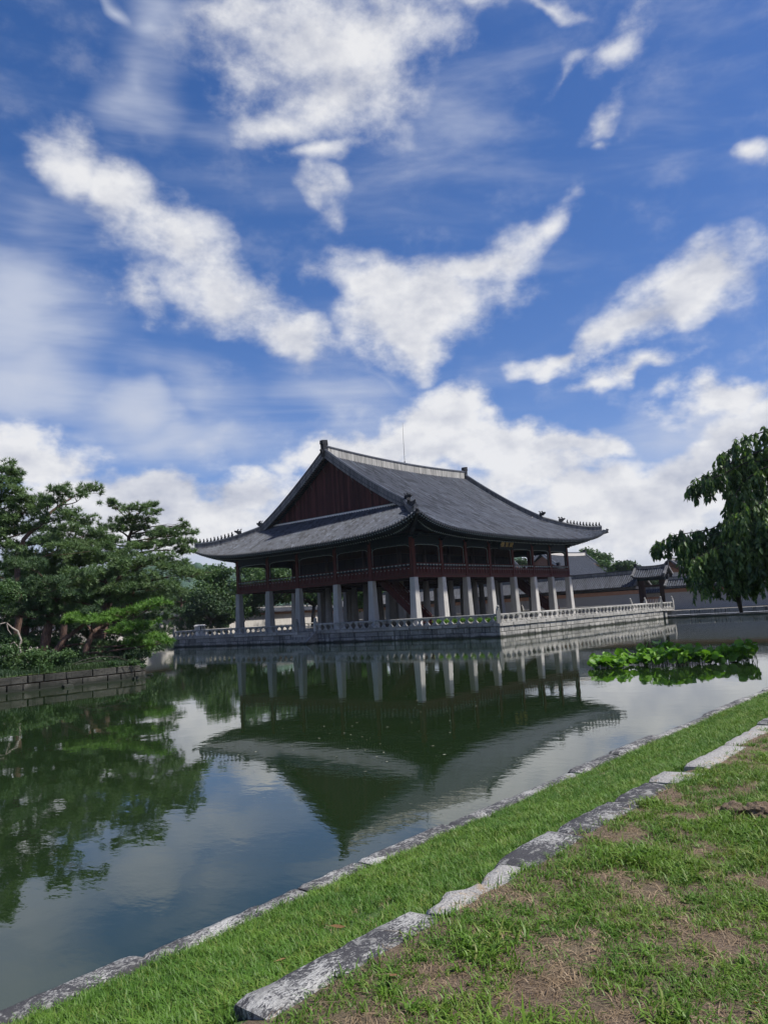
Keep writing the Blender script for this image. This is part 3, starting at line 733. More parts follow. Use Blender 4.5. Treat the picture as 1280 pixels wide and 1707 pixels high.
def pavilion():
    t = thing('pavilion', 'large two-storey wooden pavilion with a sweeping grey tiled roof on stone columns', 'pavilion', (MX, MY, ZT))
    # --- stone columns
    def taper(w0, w1, h, n):
        m = MB()
        if n == 4:
            c = .05
            def ring(w, z): return [(-w, -w+c, z), (-w+c, -w, z), (w-c, -w, z), (w, -w+c, z), (w, w-c, z), (w-c, w, z), (-w+c, w, z), (-w, w-c, z)]
            a, b = ring(w0, 0), ring(w1, h)
            for k in range(8): m.quad(a[k], a[(k+1) % 8], b[(k+1) % 8], b[k])
            i = len(m.v); m.v += b; m.f.append(tuple(range(i, i+8))); m.m.append(0)
        else: m.lathe([(w0, 0), (w0*.9+w1*.1, h*.3), (w1, h)], n)
        return m
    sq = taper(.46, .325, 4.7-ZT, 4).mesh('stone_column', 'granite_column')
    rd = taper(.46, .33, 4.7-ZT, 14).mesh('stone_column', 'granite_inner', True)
    wc = MB(); wc.box(-.215, .215, -.215, .215, 0, 8.9-4.72); wcm = wc.mesh('wooden_column', 'red_wood')
    wi = MB(); wi.lathe([(.27, 0), (.25, 4.5)], 12); wim = wi.mesh('inner_column', 'inner_column', True)
    for i, x in enumerate(CXS):
        for j, y in enumerate(CYS):
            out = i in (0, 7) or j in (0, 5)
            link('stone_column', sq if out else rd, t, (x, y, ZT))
            link('wooden_column' if out else 'inner_column', wcm if out else wim, t, (x, y, 4.72))
    # --- deck: edge beams, joists, boards
    dk = MB(); dk.box(-.05, 34.45, -.05, 28.55, 4.96, 5.06); dk.build('deck_boards', 'dark_wood', t)
    for y in CYS:
        b = MB(); b.box(-.20, 34.6, y-.17, y+.17, 4.702, 4.955); b.build('deck_beam', 'red_wood' if y in (0, 28.5) else 'dark_wood', t)
    for x in CXS:
        for j in range(5):
            b = MB(); b.box(x-.16, x+.16, CYS[j]+.18, CYS[j+1]-.18, 4.705, 4.958); b.build('deck_beam', 'red_wood' if x in (0, 34.4) else 'dark_wood', t)
    for k in range(34):
        b = MB(); x = .75+k*1.0
        if min(abs(x-c) for c in CXS) < .25: continue
        b.box(x-.06, x+.06, .2, 28.3, 4.80, 4.954); b.build('joist', 'dark_wood', t)
    # --- ceiling
    c = MB(); c.box(.2, 34.2, .2, 28.2, 9.0, 9.05); c.build('ceiling', 'dark_wood', t)
    # --- bays: railing, carved frame, lintel
    def bay(p, q, nrm, vis):
        p = Vector((*p, 0)); q = Vector((*q, 0)); d = (q-p).normalized(); L = (q-p).length; n = Vector((*nrm, 0))
        a, b = p+d*.216, q-d*.216; Lb = (b-a).length
        r = MB()   # railing board panel + rails
        o = n*.10
        def seg(z, h, w, off, m=0): r.bar(a+o+n*off+Vector((0, 0, z)), b+o+n*off+Vector((0, 0, z)), w, h, m)
        seg(5.10, .16, .14, 0); seg(5.46, .50, .05, -.02); seg(5.76, .09, .12, .0)
        k = r.build('railing_panel', 'red_wood', t)
        top = MB(); top.tube([a+o+n*.14+Vector((0, 0, 6.17)), b+o+n*.14+Vector((0, 0, 6.17))], .055, 6); top.build('handrail', 'red_wood', k)
        nb = max(3, int(round(Lb/.56)))
        for i in range(nb):
            c = a+d*Lb*(i+.5)/nb+o
            u = MB()   # S-shaped upright with a pale lotus cup
            u.bar(c+n*.045+Vector((0, 0, 5.03)), c+n*.05+Vector((0, 0, 5.72)), .15, .07, 0, up=tuple(n))
            u.bar(c+n*.05+Vector((0, 0, 5.70)), c+n*.14+Vector((0, 0, 6.00)), .10, .06, 0, up=tuple(n))
            u.bar(c+n*.13+Vector((0, 0, 5.98)), c+n*.14+Vector((0, 0, 6.11)), .26, .10, 1, up=tuple(n))
            u.bar(c+n*.075+Vector((0, 0, 5.60)), c+n*.078+Vector((0, 0, 5.70)), .13, .03, 1, up=tuple(n))
            u.build('railing_post', ['red_wood', 'pale_teal'], k)
        # lintel and boards above
        lt = MB(); lt.bar(a+Vector((0, 0, 8.53)), b+Vector((0, 0, 8.53)), .30, .46); lt.bar(a+Vector((0, 0, 8.96)), b+Vector((0, 0, 8.96)), .16, .40)
        lt.bar(p+Vector((0, 0, 9.30)), q+Vector((0, 0, 9.30)), .34, .26)
        lt.build('lintel', 'teal_paint', t)
        # carved frame: pale edge, scalloped drop
        f = MB(); N = 26; zt = 8.295
        def drop(s):
            e = min(s, 1-s)
            return .10+.32*max(0, 1-e/.075)**1.5+.10*max(0, 1-e/.22)+.03*abs(math.sin(s*math.pi*7))
        pts = [(i/N, zt-drop(i/N)) for i in range(N+1)]
        for i in range(N):
            (s0, z0), (s1, z1) = pts[i], pts[i+1]
            A, B = a+d*Lb*s0, a+d*Lb*s1
            for off, dz, mm in ((.02, 0, 0),):
                f.hexa([A-n*.03+Vector((0, 0, z0)), B-n*.03+Vector((0, 0, z1)), B+n*.03+Vector((0, 0, z1)), A+n*.03+Vector((0, 0, z0)),
                        A-n*.03+Vector((0, 0, zt)), B-n*.03+Vector((0, 0, zt)), B+n*.03+Vector((0, 0, zt)), A+n*.03+Vector((0, 0, zt))], 0)
                f.hexa([A+n*.031+Vector((0, 0, z0-.025)), B+n*.031+Vector((0, 0, z1-.025)), B+n*.055+Vector((0, 0, z1-.025)), A+n*.055+Vector((0, 0, z0-.025)),
                        A+n*.031+Vector((0, 0, z0+.03)), B+n*.031+Vector((0, 0, z1+.03)), B+n*.055+Vector((0, 0, z1+.03)), A+n*.055+Vector((0, 0, z0+.03))], 1)
        for e, sg in ((a, 1), (b, -1)):
            c0 = e+d*sg*.055
            f.hexa([c0+d*sg*-.05-n*.03+Vector((0, 0, 6.25)), c0-n*.03+Vector((0, 0, 6.25)), c0+n*.03+Vector((0, 0, 6.25)), c0+d*sg*-.05+n*.03+Vector((0, 0, 6.25)),
                    c0+d*sg*-.05-n*.03+Vector((0, 0, zt)), c0+d*sg*.04-n*.03+Vector((0, 0, zt)), c0+d*sg*.04+n*.03+Vector((0, 0, zt)), c0+d*sg*-.05+n*.03+Vector((0, 0, zt))], 0)
            f.bar(c0+n*.04+d*sg*.012+Vector((0, 0, 6.3)), c0+n*.04+d*sg*.05+Vector((0, 0, zt-.1)), .024, .05, 1)
        f.build('carved_frame', ['teal_paint', 'pale_teal'], t)
    for i in range(7):
        bay((CXS[i], 0), (CXS[i+1], 0), (0, -1), 1); bay((CXS[i], 28.5), (CXS[i+1], 28.5), (0, 1), 0)
    for j in range(5):
        bay((0, CYS[j]), (0, CYS[j+1]), (-1, 0), 1); bay((34.4, CYS[j]), (34.4, CYS[j+1]), (1, 0), 0)
    # inner lintels with hanging boards round the raised core
    for y in (CYS[1], CYS[4]):
        b = MB(); b.box(4.9, 29.5, y-.12, y+.12, 7.9, 8.99); b.build('inner_lintel', 'dark_wood', t)
    for x in (CXS[1], CXS[6]):
        b = MB(); b.box(x-.12, x+.12, CYS[1]+.121, CYS[4]-.121, 7.9, 8.99); b.build('inner_lintel', 'dark_wood', t)
    # inner floor rises in two steps
    s1 = MB(); s1.box(CXS[1], CXS[6], CYS[1], CYS[4], 5.061, 5.22); s1.build('raised_floor', 'dark_wood', t)
    # folding doors hung round the raised core
    def doors(p, q):
        p = Vector((*p, 0)); q = Vector((*q, 0)); d = (q-p).normalized(); L = (q-p).length-.6
        for k in range(4):
            a = p+d*(.3+L*k/4+.02); b = p+d*(.3+L*(k+1)/4-.02)
            m = MB(); m.bar(a+Vector((0, 0, 6.55)), b+Vector((0, 0, 6.55)), .06, 2.65)
            for z in (5.5, 6.2, 6.9, 7.6): m.bar(a+Vector((0, 0, z)), b+Vector((0, 0, z)), .10, .07)
            m.build('door_panel', 'door_panel', t)
    for i in range(1, 6): doors((CXS[i], CYS[1]), (CXS[i+1], CYS[1]))
    for j in range(1, 4): doors((CXS[1], CYS[j]), (CXS[1], CYS[j+1]))
    # bracket at each outer column
    def bracket(x, y, n):
        n = Vector((*n, 0)); m = MB(); c = Vector((x, y, 0)); sd = Vector((-n.y, n.x, 0))
        m.bar(c+Vector((0, 0, 8.80))-n*.25, c+Vector((0, 0, 8.80))+n*.62, .14, .20)
        m.bar(c+Vector((0, 0, 9.05))-n*.25, c+Vector((0, 0, 9.12))+n*.95, .14, .20)
        m.bar(c+n*.62+Vector((0, 0, 8.80)), c+n*.80+Vector((0, 0, 8.95)), .12, .10)
        m.bar(c-sd*.55+Vector((0, 0, 9.05)), c+sd*.55+Vector((0, 0, 9.05)), .22, .16)
        m.bar(c-sd*.8+n*.75+Vector((0, 0, 9.30)), c+sd*.8+n*.75+Vector((0, 0, 9.30)), .14, .14)
        m.build('bracket', 'teal_paint', t)
    for i, x in enumerate(CXS):
        bracket(x, 0, (0, -1)); bracket(x, 28.5, (0, 1))
    for y in CYS[1:-1]:
        bracket(0, y, (-1, 0)); bracket(34.4, y, (1, 0))
    # --- signboard
    sb = MB(); c = Vector((17.2, -1.05, 8.60)); nb = Vector((0, -.95, -.32)).normalized(); up = Vector((0, -.32, .95)).normalized()
    def sp(x, v, w): return c+Vector((x, 0, 0))+up*v+nb*w
    sb.hexa([sp(-1.55, -.52, -.05), sp(1.55, -.52, -.05), sp(1.55, .52, -.05), sp(-1.55, .52, -.05), sp(-1.55, -.52, .04), sp(1.55, -.52, .04), sp(1.55, .52, .04), sp(-1.55, .52, .04)])
    board = sb.build('signboard', 'dark_clay', t)
    fr = MB()
    for (x0, x1, v0, v1) in ((-1.7, 1.7, .522, .66), (-1.7, 1.7, -.66, -.522), (-1.7, -1.552, -.52, .52), (1.552, 1.7, -.52, .52)):
        fr.hexa([sp(x0, v0, -.07), sp(x1, v0, -.07), sp(x1, v1, -.03), sp(x0, v1, -.03), sp(x0, v0, .09), sp(x1, v0, .09), sp(x1, v1, .12), sp(x0, v1, .12)])
    fr.build('sign_frame', 'teal_paint', board)
    for k, ch in enumerate('樓會慶'):
        cu = bpy.data.curves.new('character', 'FONT'); cu.body = ch; cu.size = .86; cu.align_x = 'CENTER'; cu.align_y = 'CENTER'; cu.extrude = .012
        tmp = bpy.data.objects.new('character', cu); COL.objects.link(tmp)
        dg = bpy.context.evaluated_depsgraph_get(); me = bpy.data.meshes.new_from_object(tmp.evaluated_get(dg)); bpy.data.objects.remove(tmp)
        if not len(me.vertices): continue
        Mx = Matrix(((1, up[0]*0, nb[0], 0), (0, up[1], nb[1], 0), (0, up[2], nb[2], 0), (0, 0, 0, 1)))
        me.transform(Mx); me.materials.clear(); me.materials.append(MATS['gold'])
        q = sp(-1.0+k*1.0, 0, .057); link('character', me, board, q)
    # --- roof
    roofm = MB(); NS = 21
    def rows(side):
        """tile rows: list of (a, polyline from eave upwards)"""
        out = []; half = EX if side in 'sn' else EY; sp_ = .40; n = int(half*2/sp_)
        for i in range(n+1):
            a = -half+.02+(2*half-.04)*i/n
            if side in 'sn':
                top = EY if abs(a) <= VX else EX-abs(a)
            else: top = min(EY-abs(a), EX-VX+.9)
            if top < .15: top = .15
            out.append((a, [surf(side, a, top*(k/(NS-1))) for k in range(NS)]))
        return out
    tiles = {}
    for side in 'snwe':
        R_ = rows(side); tiles[side] = R_
        roofm.sheet([L for (a, L) in R_])
        # edge fascia
        for k in range(len(R_)-1):
            p, q = R_[k][1][0], R_[k+1][1][0]; dz = Vector((0, 0, -.13))
            roofm.quad(p, q, q+dz, p+dz)
    roof = roofm.build('roof', 'pan_tile_shaded', t, fix=False)
    for side in 'snwe':
        rb = MB(); sd = Vector((1, 0, 0)) if side in 'sn' else Vector((0, 1, 0))
        for (a, L) in tiles[side]:
            out = (L[0]-L[1]).normalized()*.06
            f0 = len(rb.f); rb.halfrib([q_+Vector((0, 0, .03)) for q_ in [L[0]+out]+L[1:]], sd, .125, 0, 4); rb.shuffle(f0, 4, RNG, RNG.random()*.3, NS-1)
            rb.tube([L[0]+out*1.02+Vector((0, 0, -.02)), L[0]+out*1.7+Vector((0, 0, -.02))], .12, 8, 2)
        tag(rb.build('tile_rows', ['roof_tile', 'roof_tile_dark', 'roof_tile_pale'], roof, smooth=False, fix=False), kind='stuff')
    # soffit boards and rafters
    for side in 'swne':
        half = EX if side in 'sn' else EY; colhalf = 17.2 if side in 'sn' else 14.25
        depth_in = 4.4
        outm = Vector((0, -1, 0)) if side == 's' else Vector((0, 1, 0)) if side == 'n' else Vector((-1, 0, 0)) if side == 'w' else Vector((1, 0, 0))
        def inner(a, z):
            aa = max(-colhalf, min(colhalf, a))
            if side in 'sn': return Vector((MX+aa, 0 if side == 's' else 28.5, z))
            return Vector((0 if side == 'w' else 34.4, MY+aa, z))
        so = MB(); rf = MB(); fl_ = MB(); n = int(2*half/.36)
        L1 = []
        for i in range(n+1):
            a = -half+.12+(2*half-.24)*i/n
            e = eave(side, a); i0 = inner(a, 9.75)
            pm = e.lerp(i0, .34); pm.z = e.z-.16; L1.append([e+Vector((0, 0, -.14))-outm*.05, pm, i0+Vector((0, 0, .35))])
        so.sheet(L1); s_o = so.build('soffit', 'teal_paint', roof, fix=False)
        for i in range(n+1):
            a0, a1, a2 = L1[i]
            if i % 1 == 0:
                dn = Vector((0, 0, -.10))
                fl_.bar(a0.lerp(a1, .05)+dn, a1+dn, .14, .15, 0, mend=None)
                q = a0.lerp(a1, .045)+dn; dirv = (a0-a1).normalized()
                fl_.bar(q+dirv*.004, q+dirv*.012, .12, .13, 1)
                p = a1+Vector((0, 0, -.32)); p2 = a2+Vector((0, 0, -.16))
                rf.tube([p, p2], .085, 7, 0, True, 0)
                dv = (p-p2).normalized(); rf.tube([p+dv*.003, p+dv*.012], .08, 7, 1)
        tag(fl_.build('flying_rafters', ['teal_paint', 'pale_teal'], roof, fix=False), kind='stuff')
        tag(rf.build('rafters', ['teal_paint', 'pale_teal'], roof, fix=False), kind='stuff')
        ed = MB()
        for i in range(n): ed.bar(L1[i][0].lerp(L1[i][1], .02)+Vector((0, 0, .03)), L1[i+1][0].lerp(L1[i+1][1], .02)+Vector((0, 0, .03)), .10, .08)
        tag(ed.build('eave_board', 'teal_paint', roof), kind='stuff')
    # corner rafters
    for (sx, sy) in ((-1, -1), (-1, 1), (1, -1), (1, 1)):
        tip = Vector((MX+sx*(EX-.25), MY+sy*(EY-.25), ZE+1.85-.35)); inn = Vector((MX+sx*17.2, MY+sy*14.25, 9.35))
        m = MB(); mid = inn.lerp(tip, .5)+Vector((0, 0, -.22)); m.bar(inn, mid, .34, .42); m.bar(mid, tip, .30, .36)
        cr = m.build('corner_rafter', 'teal_paint', roof)
        k = MB(); dv = (tip-mid).normalized(); k.bar(tip+dv*.005, tip+dv*.42, .36, .40); k.bar(tip+dv*.3+Vector((0, 0, .12)), tip+dv*.55+Vector((0, 0, .22)), .2, .16); k.build('corner_cap', 'dark_clay', cr)
    # ridges: swept plastered walls with tile caps
    def ridge(name, pts, h, w, capw=None, side='ridge_side'):
        pts = [Vector(p) for p in pts]; m = MB(); capw = capw or w+.16
        cs = []
        for k, p in enumerate(pts):
            d = (pts[min(k+1, len(pts)-1)]-pts[max(k-1, 0)]); d.z = 0; d.normalize(); s = Vector((d.y, -d.x, 0)); cs.append((p, s))
        def strip(z0, z1, w0, w1, mi):
            L = [[p-s*w0/2+Vector((0, 0, z0)), p-s*w1/2+Vector((0, 0, z1)), p+s*w1/2+Vector((0, 0, z1)), p+s*w0/2+Vector((0, 0, z0)), p-s*w0/2+Vector((0, 0, z0))] for p, s in cs]
            m.sheet(L, mi)
            for e in (L[0], L[-1]): m.quad(*e[:4], mi)
        strip(-.35, h, w, w*.92, 0); strip(h+.001, h+.09, capw, capw*.95, 1); strip(h+.091, h+.22, capw*.62, capw*.4, 1)
        return m.build(name, [side, 'roof_tile'], roof)
    top = [Vector((MX+a, MY, surf('s', a, EY).z)) for a in np.linspace(-VX+.1, VX-.1, 17)]
    ridge('main_ridge', top, .98, .42, side='grey_plaster')
    def figure_mesh():
        m = MB(); m.lathe([(.10, 0), (.13, .08), (.12, .22), (.08, .32)], 7); m.lathe([(.03, .30), (.085, .35), (.09, .42), (.05, .49), (.01, .54)], 7, (.03, 0, 0))
        m.bar((.05, 0, .1), (.17, 0, .02), .14, .08); m.bar((-.06, 0, .1), (-.14, 0, .24), .05, .05)
        return m.mesh('roof_figure', 'dark_clay')
    FIG = figure_mesh()
    def dragon_mesh():
        m = MB(); m.hexa([(-.28, -.17, 0), (.28, -.17, 0), (.28, .17, 0), (-.28, .17, 0), (-.36, -.15, .42), (.30, -.15, .36), (.30, .15, .36), (-.36, .15, .42)])
        m.hexa([(-.62, -.14, .30), (-.3, -.14, .10), (-.3, .14, .10), (-.62, .14, .30), (-.55, -.12, .46), (-.3, -.14, .44), (-.3, .14, .44), (-.55, .12, .46)])
        m.bar((.1, -.1, .36), (.34, -.14, .66), .07, .07); m.bar((.1, .1, .36), (.34, .14, .66), .07, .07); m.bar((-.2, 0, .42), (-.05, 0, .62), .2, .14)
        return m.mesh('dragon_head', 'dark_clay')
    DRG = dragon_mesh()
    for sx in (-1, 1):
        # end tile of the main ridge: flared block with a hooked crown
        p = Vector((MX+sx*(VX-.12), MY, surf('s', VX-.1, EY).z)); m = MB()
        m.hexa([p+Vector((-.36, -.26, -.3)), p+Vector((.36, -.26, -.3)), p+Vector((.36, .26, -.3)), p+Vector((-.36, .26, -.3)),
                p+Vector((-.40+sx*.06, -.24, 1.25)), p+Vector((.40+sx*.06, -.24, 1.25)), p+Vector((.40+sx*.06, .24, 1.25)), p+Vector((-.40+sx*.06, .24, 1.25))])
        m.hexa([p+Vector((-.47+sx*.1, -.26, 1.251)), p+Vector((.47+sx*.1, -.26, 1.251)), p+Vector((.47+sx*.1, .26, 1.251)), p+Vector((-.47+sx*.1, .26, 1.251)),
                p+Vector((-.42+sx*.12, -.24, 1.72)), p+Vector((.42+sx*.12, -.24, 1.85)), p+Vector((.42+sx*.12, .24, 1.85)), p+Vector((-.42+sx*.12, .24, 1.72))])
        m.bar(p+Vector((sx*.38, 0, .2)), p+Vector((sx*.62, 0, .62)), .3, .3); m.build('ridge_end', 'dark_clay', roof)
        for sy in (-1, 1):
            sd = 's' if sy < 0 else 'n'
            # descending ridge along the verge
            pts = [surf(sd, sx*(VX-.05), d) for d in np.linspace(EY-.1, EX-VX-.2, 15)]
            ridge('verge_ridge', pts, .62, .36)
            e = pts[-1]; o = link('dragon_head', DRG, roof, e+Vector((0, sy*.02, .84))); o.rotation_euler = (0, 0, R(90) if sy < 0 else R(-90))
            # hip ridge to the corner
            hp = [surf(sd, sx*(EX-d), d) for d in np.linspace(EX-VX+.25, .55, 15)]
            ridge('hip_ridge', hp, .52, .34)
            def onhip(f):
                k = f*(len(hp)-1); i = min(int(k), len(hp)-2); return hp[i].lerp(hp[i+1], k-i)
            ang = math.atan2(sy, sx)
            o = link('dragon_head', DRG, roof, onhip(.36)+Vector((0, 0, .74))); o.rotation_euler = (0, 0, ang+math.pi)
            for k in range(11):
                q = onhip(.46+.051*k); o = link('roof_figure', FIG, roof, q+Vector((0, 0, .73)))
                o.rotation_euler = (0, 0, ang+random.uniform(-.15, .15)); s_ = random.uniform(.9, 1.1); o.scale = (s_, s_, s_)
    # lightning rod
    lr = MB(); p = Vector((17.75, MY, surf('s', .5, EY).z)); lr.tube([p+Vector((0, 0, 1.1)), p+Vector((.02, 0, 4.0)), p+Vector((.1, 0, 6.9))], [.035, .028, .015], 6); lr.tube([p+Vector((0, 0, 1.1)), p+Vector((0, 0, 1.4))], .09, 6)
    lr.build('lightning_rod', 'iron', roof)
    # gables
    for sx in (-1, 1):
        gx = MX+sx*(VX-1.05); zb = surf('w', 0, EX-VX+.9).z-.1
        gb = MB(); gb.box(gx-.10 if sx < 0 else gx, gx if sx < 0 else gx+.10, MY-.01, MY+.01, zb, zb+.1)
        half = 11.3; n = 62 if sx < 0 else 1
        gable = MB()
        yz = [(MY+a, surf('s', VX-1.1, EY-abs(a)).z-.25) for a in np.linspace(-half, half, 41)]
        poly = [(MY-half, zb), (MY+half, zb)]+yz[::-1]
        poly = [q for q in poly if q[1] >= zb]
        gable.prism(poly, 'x', gx-.02*sx, gx-.14*sx); g = gable.build('gable_wall', 'dark_wood', roof)
        if sx < 0:
            for k in range(n):
                w = 2*half/n; y0 = MY-half+w*k; y1 = y0+w-.05
                zt0 = surf('s', -VX+1.1, EY-abs(y0-MY)).z-.32; zt1 = surf('s', -VX+1.1, EY-abs(y1-MY)).z-.32
                if min(zt0, zt1) < zb+.1: continue
                b = MB(); ox = random.uniform(-.006, .006)
                b.hexa([(gx-.05+ox, y0, zb), (gx+.018, y0, zb), (gx+.018, y1, zb), (gx-.05+ox, y1, zb), (gx-.05+ox, y0, zt0), (gx+.018, y0, zt0), (gx+.018, y1, zt1), (gx-.05+ox, y1, zt1)])
                b.build('gable_board', 'gable_wood', g)
            # iron hooks under the verge
            for a in (-9.2, -6.2, -3.4, -1.1, 1.1, 3.4, 6.2, 9.2):
                zt = surf('s', -VX+1.1, EY-abs(a)).z-.75
                hk = MB(); hk.tube([(gx-.10, MY+a, zt+.5), (gx-.35, MY+a, zt+.25), (gx-.30, MY+a-.12, zt-.15), (gx-.12, MY+a-.2, zt-.5)], .035, 5); hk.build('iron_hook', 'iron', g)
        # verge: barge board, rafter ends and the white strip of tiles above the skirt roof
        vg = MB(); vr = MB()
        for sy in (-1, 1):
            sd = 's' if sy < 0 else 'n'
            P = [surf(sd, sx*VX, d) for d in np.linspace(EY-.02, EX-VX+.3, 22)]
            for k in range(21):
                vg.bar(P[k]+Vector((-sx*.25, 0, -.28)), P[k+1]+Vector((-sx*.25, 0, -.28)), .10, .34, 0)
                vg.bar(P[k]+Vector((-sx*.60, 0, -.20)), P[k+1]+Vector((-sx*.60, 0, -.20)), 1.2, .05, 1)
            n = 44
            for k in range(n):
                q = surf(sd, sx*VX, EX-VX+.5+(EY-.5-(EX-VX+.5))*k/(n-1))
                vr.bar(q+Vector((-sx*.95, 0, -.34)), q+Vector((sx*.10, 0, -.30)), .14, .16, 0)
                vr.tube([q+Vector((-sx*.2, 0, .06)), q+Vector((sx*.16, 0, .03))], .10, 7, 1)
        vg.build('barge_board', ['dark_wood', 'dark_wood'], roof); tag(vr.build('verge_rafters', ['teal_paint', 'roof_tile'], roof, fix=False), kind='stuff')
        st = MB(); x_s = MX+sx*(VX-.98)
        L = [Vector((x_s+sx*.14, MY+a, surf('w', a, EX-VX+.85).z)) for a in np.linspace(-11.2, 11.2, 21)]
        for k in range(20): st.bar(L[k]+Vector((0, 0, .10)), L[k+1]+Vector((0, 0, .10)), .30, .24, 0); st.bar(L[k]+Vector((0, 0, .26)), L[k+1]+Vector((0, 0, .26)), .20, .08, 1)
        st.build('skirt_ridge', ['white_plaster', 'roof_tile'], roof)
    # --- wooden stairs under the deck (they are fixed to it)
    def stair(x, y_top, y_bot, w, name='staircase'):
        s = MB(); z0, z1 = ZT+.15, 4.9
        for sx in (-1, 1): s.bar((x+sx*w/2, y_top, z1), (x+sx*w/2, y_bot, z0), .12, .46)
        st = s.build(name, 'stair_wood', t)
        n = 16
        for k in range(n):
            q = (k+.5)/n; b = MB(); y = y_top+(y_bot-y_top)*q; z = z1+(z0-z1)*q
            b.box(x-w/2+.062, x+w/2-.062, y-.17, y+.17, z, z+.05); b.build('tread', 'stair_wood', st)
        for sx in (-1, 1):
            r = MB(); r.bar((x+sx*w/2, y_top, z1+.95), (x+sx*w/2, y_bot, z0+.95), .09, .09); r.bar((x+sx*w/2, y_top, z1+.5), (x+sx*w/2, y_bot, z0+.5), .05, .34)
            r.build('stair_rail', 'stair_wood', st)
            for k in range(9):
                q = k/8; y = y_top+(y_bot-y_top)*q; z = z1+(z0-z1)*q; p = MB(); p.box(x+sx*w/2-.05, x+sx*w/2+.05, y-.05, y+.05, z+.2, z+1.0); p.build('stair_post', 'stair_wood', st)
    stair(2.5, 6.3, .6, 1.7); stair(29.6+2.4, 7.2, 1.0, 1.7)
    return t
pavilion()

# ------------------------------------------------------------------ east side: bridge, bank, wall, gate, halls
def bridge():
    t = thing('stone_bridge', 'short stone slab bridge from the terrace corner to the east bank', 'bridge', (39.5, -9.3, ZW))
    for k in range(4):
        d = MB(); y = -11.30+k*.98; d.box(TX1+.12, 42.2, y, y+.965, ZL+.02, ZT-.01); d.build('deck_slab', 'granite', t)
    p = MB(); p.box(39.2, 39.9, -11.1, -7.6, ZW-.4, ZL+.015); p.build('pier', 'granite_old', t)
    for y in (-11.2, -7.5):
        s = MB(); s.box(TX1+.12, 42.0, y-.13, y+.13, ZT-.005, ZT+.10); s.build('sill', 'granite', t)
        for k in range(4): link('baluster', BAL, t, (37.95+k*.98, y, ZT+.10))
        r = MB(); r.tube([(TX1+.15, y, ZT+.75), (41.8, y, ZT+.75)], .10, 8); r.build('handrail', 'granite', t)
        link('post', POST_BEAST, t, (41.9, y, ZT))
bridge()
def east_bank():
    t = tag(thing('bank_wall', 'block-built stone bank wall along the east shore', 'bank wall', (41.8, -20, ZW)), kind='structure')
    stone_face(t, (41.6, 30), (41.6, -43), ZW-.35, (.66, .62), 'granite_old', (1.2, 1.6, 2.0), .4, seed=9)
    # walking p0->p1 southwards puts the face to the west
    lg = MB(); lg.box(40.7, 41.58, -43, 9, ZW-.3, ZW+.14); lg.build('footing_ledge', 'granite_old', t)
    n = tag(thing('bank_wall', 'stone bank wall along the far north shore', 'bank wall', (0, 52, ZW)), kind='structure')
    m = MB(); m.box(PX0, PX1-.05, 52.0, 52.5, ZW-.4, ZG+.02); m.build('wall_face', 'granite_old', n)
east_bank()

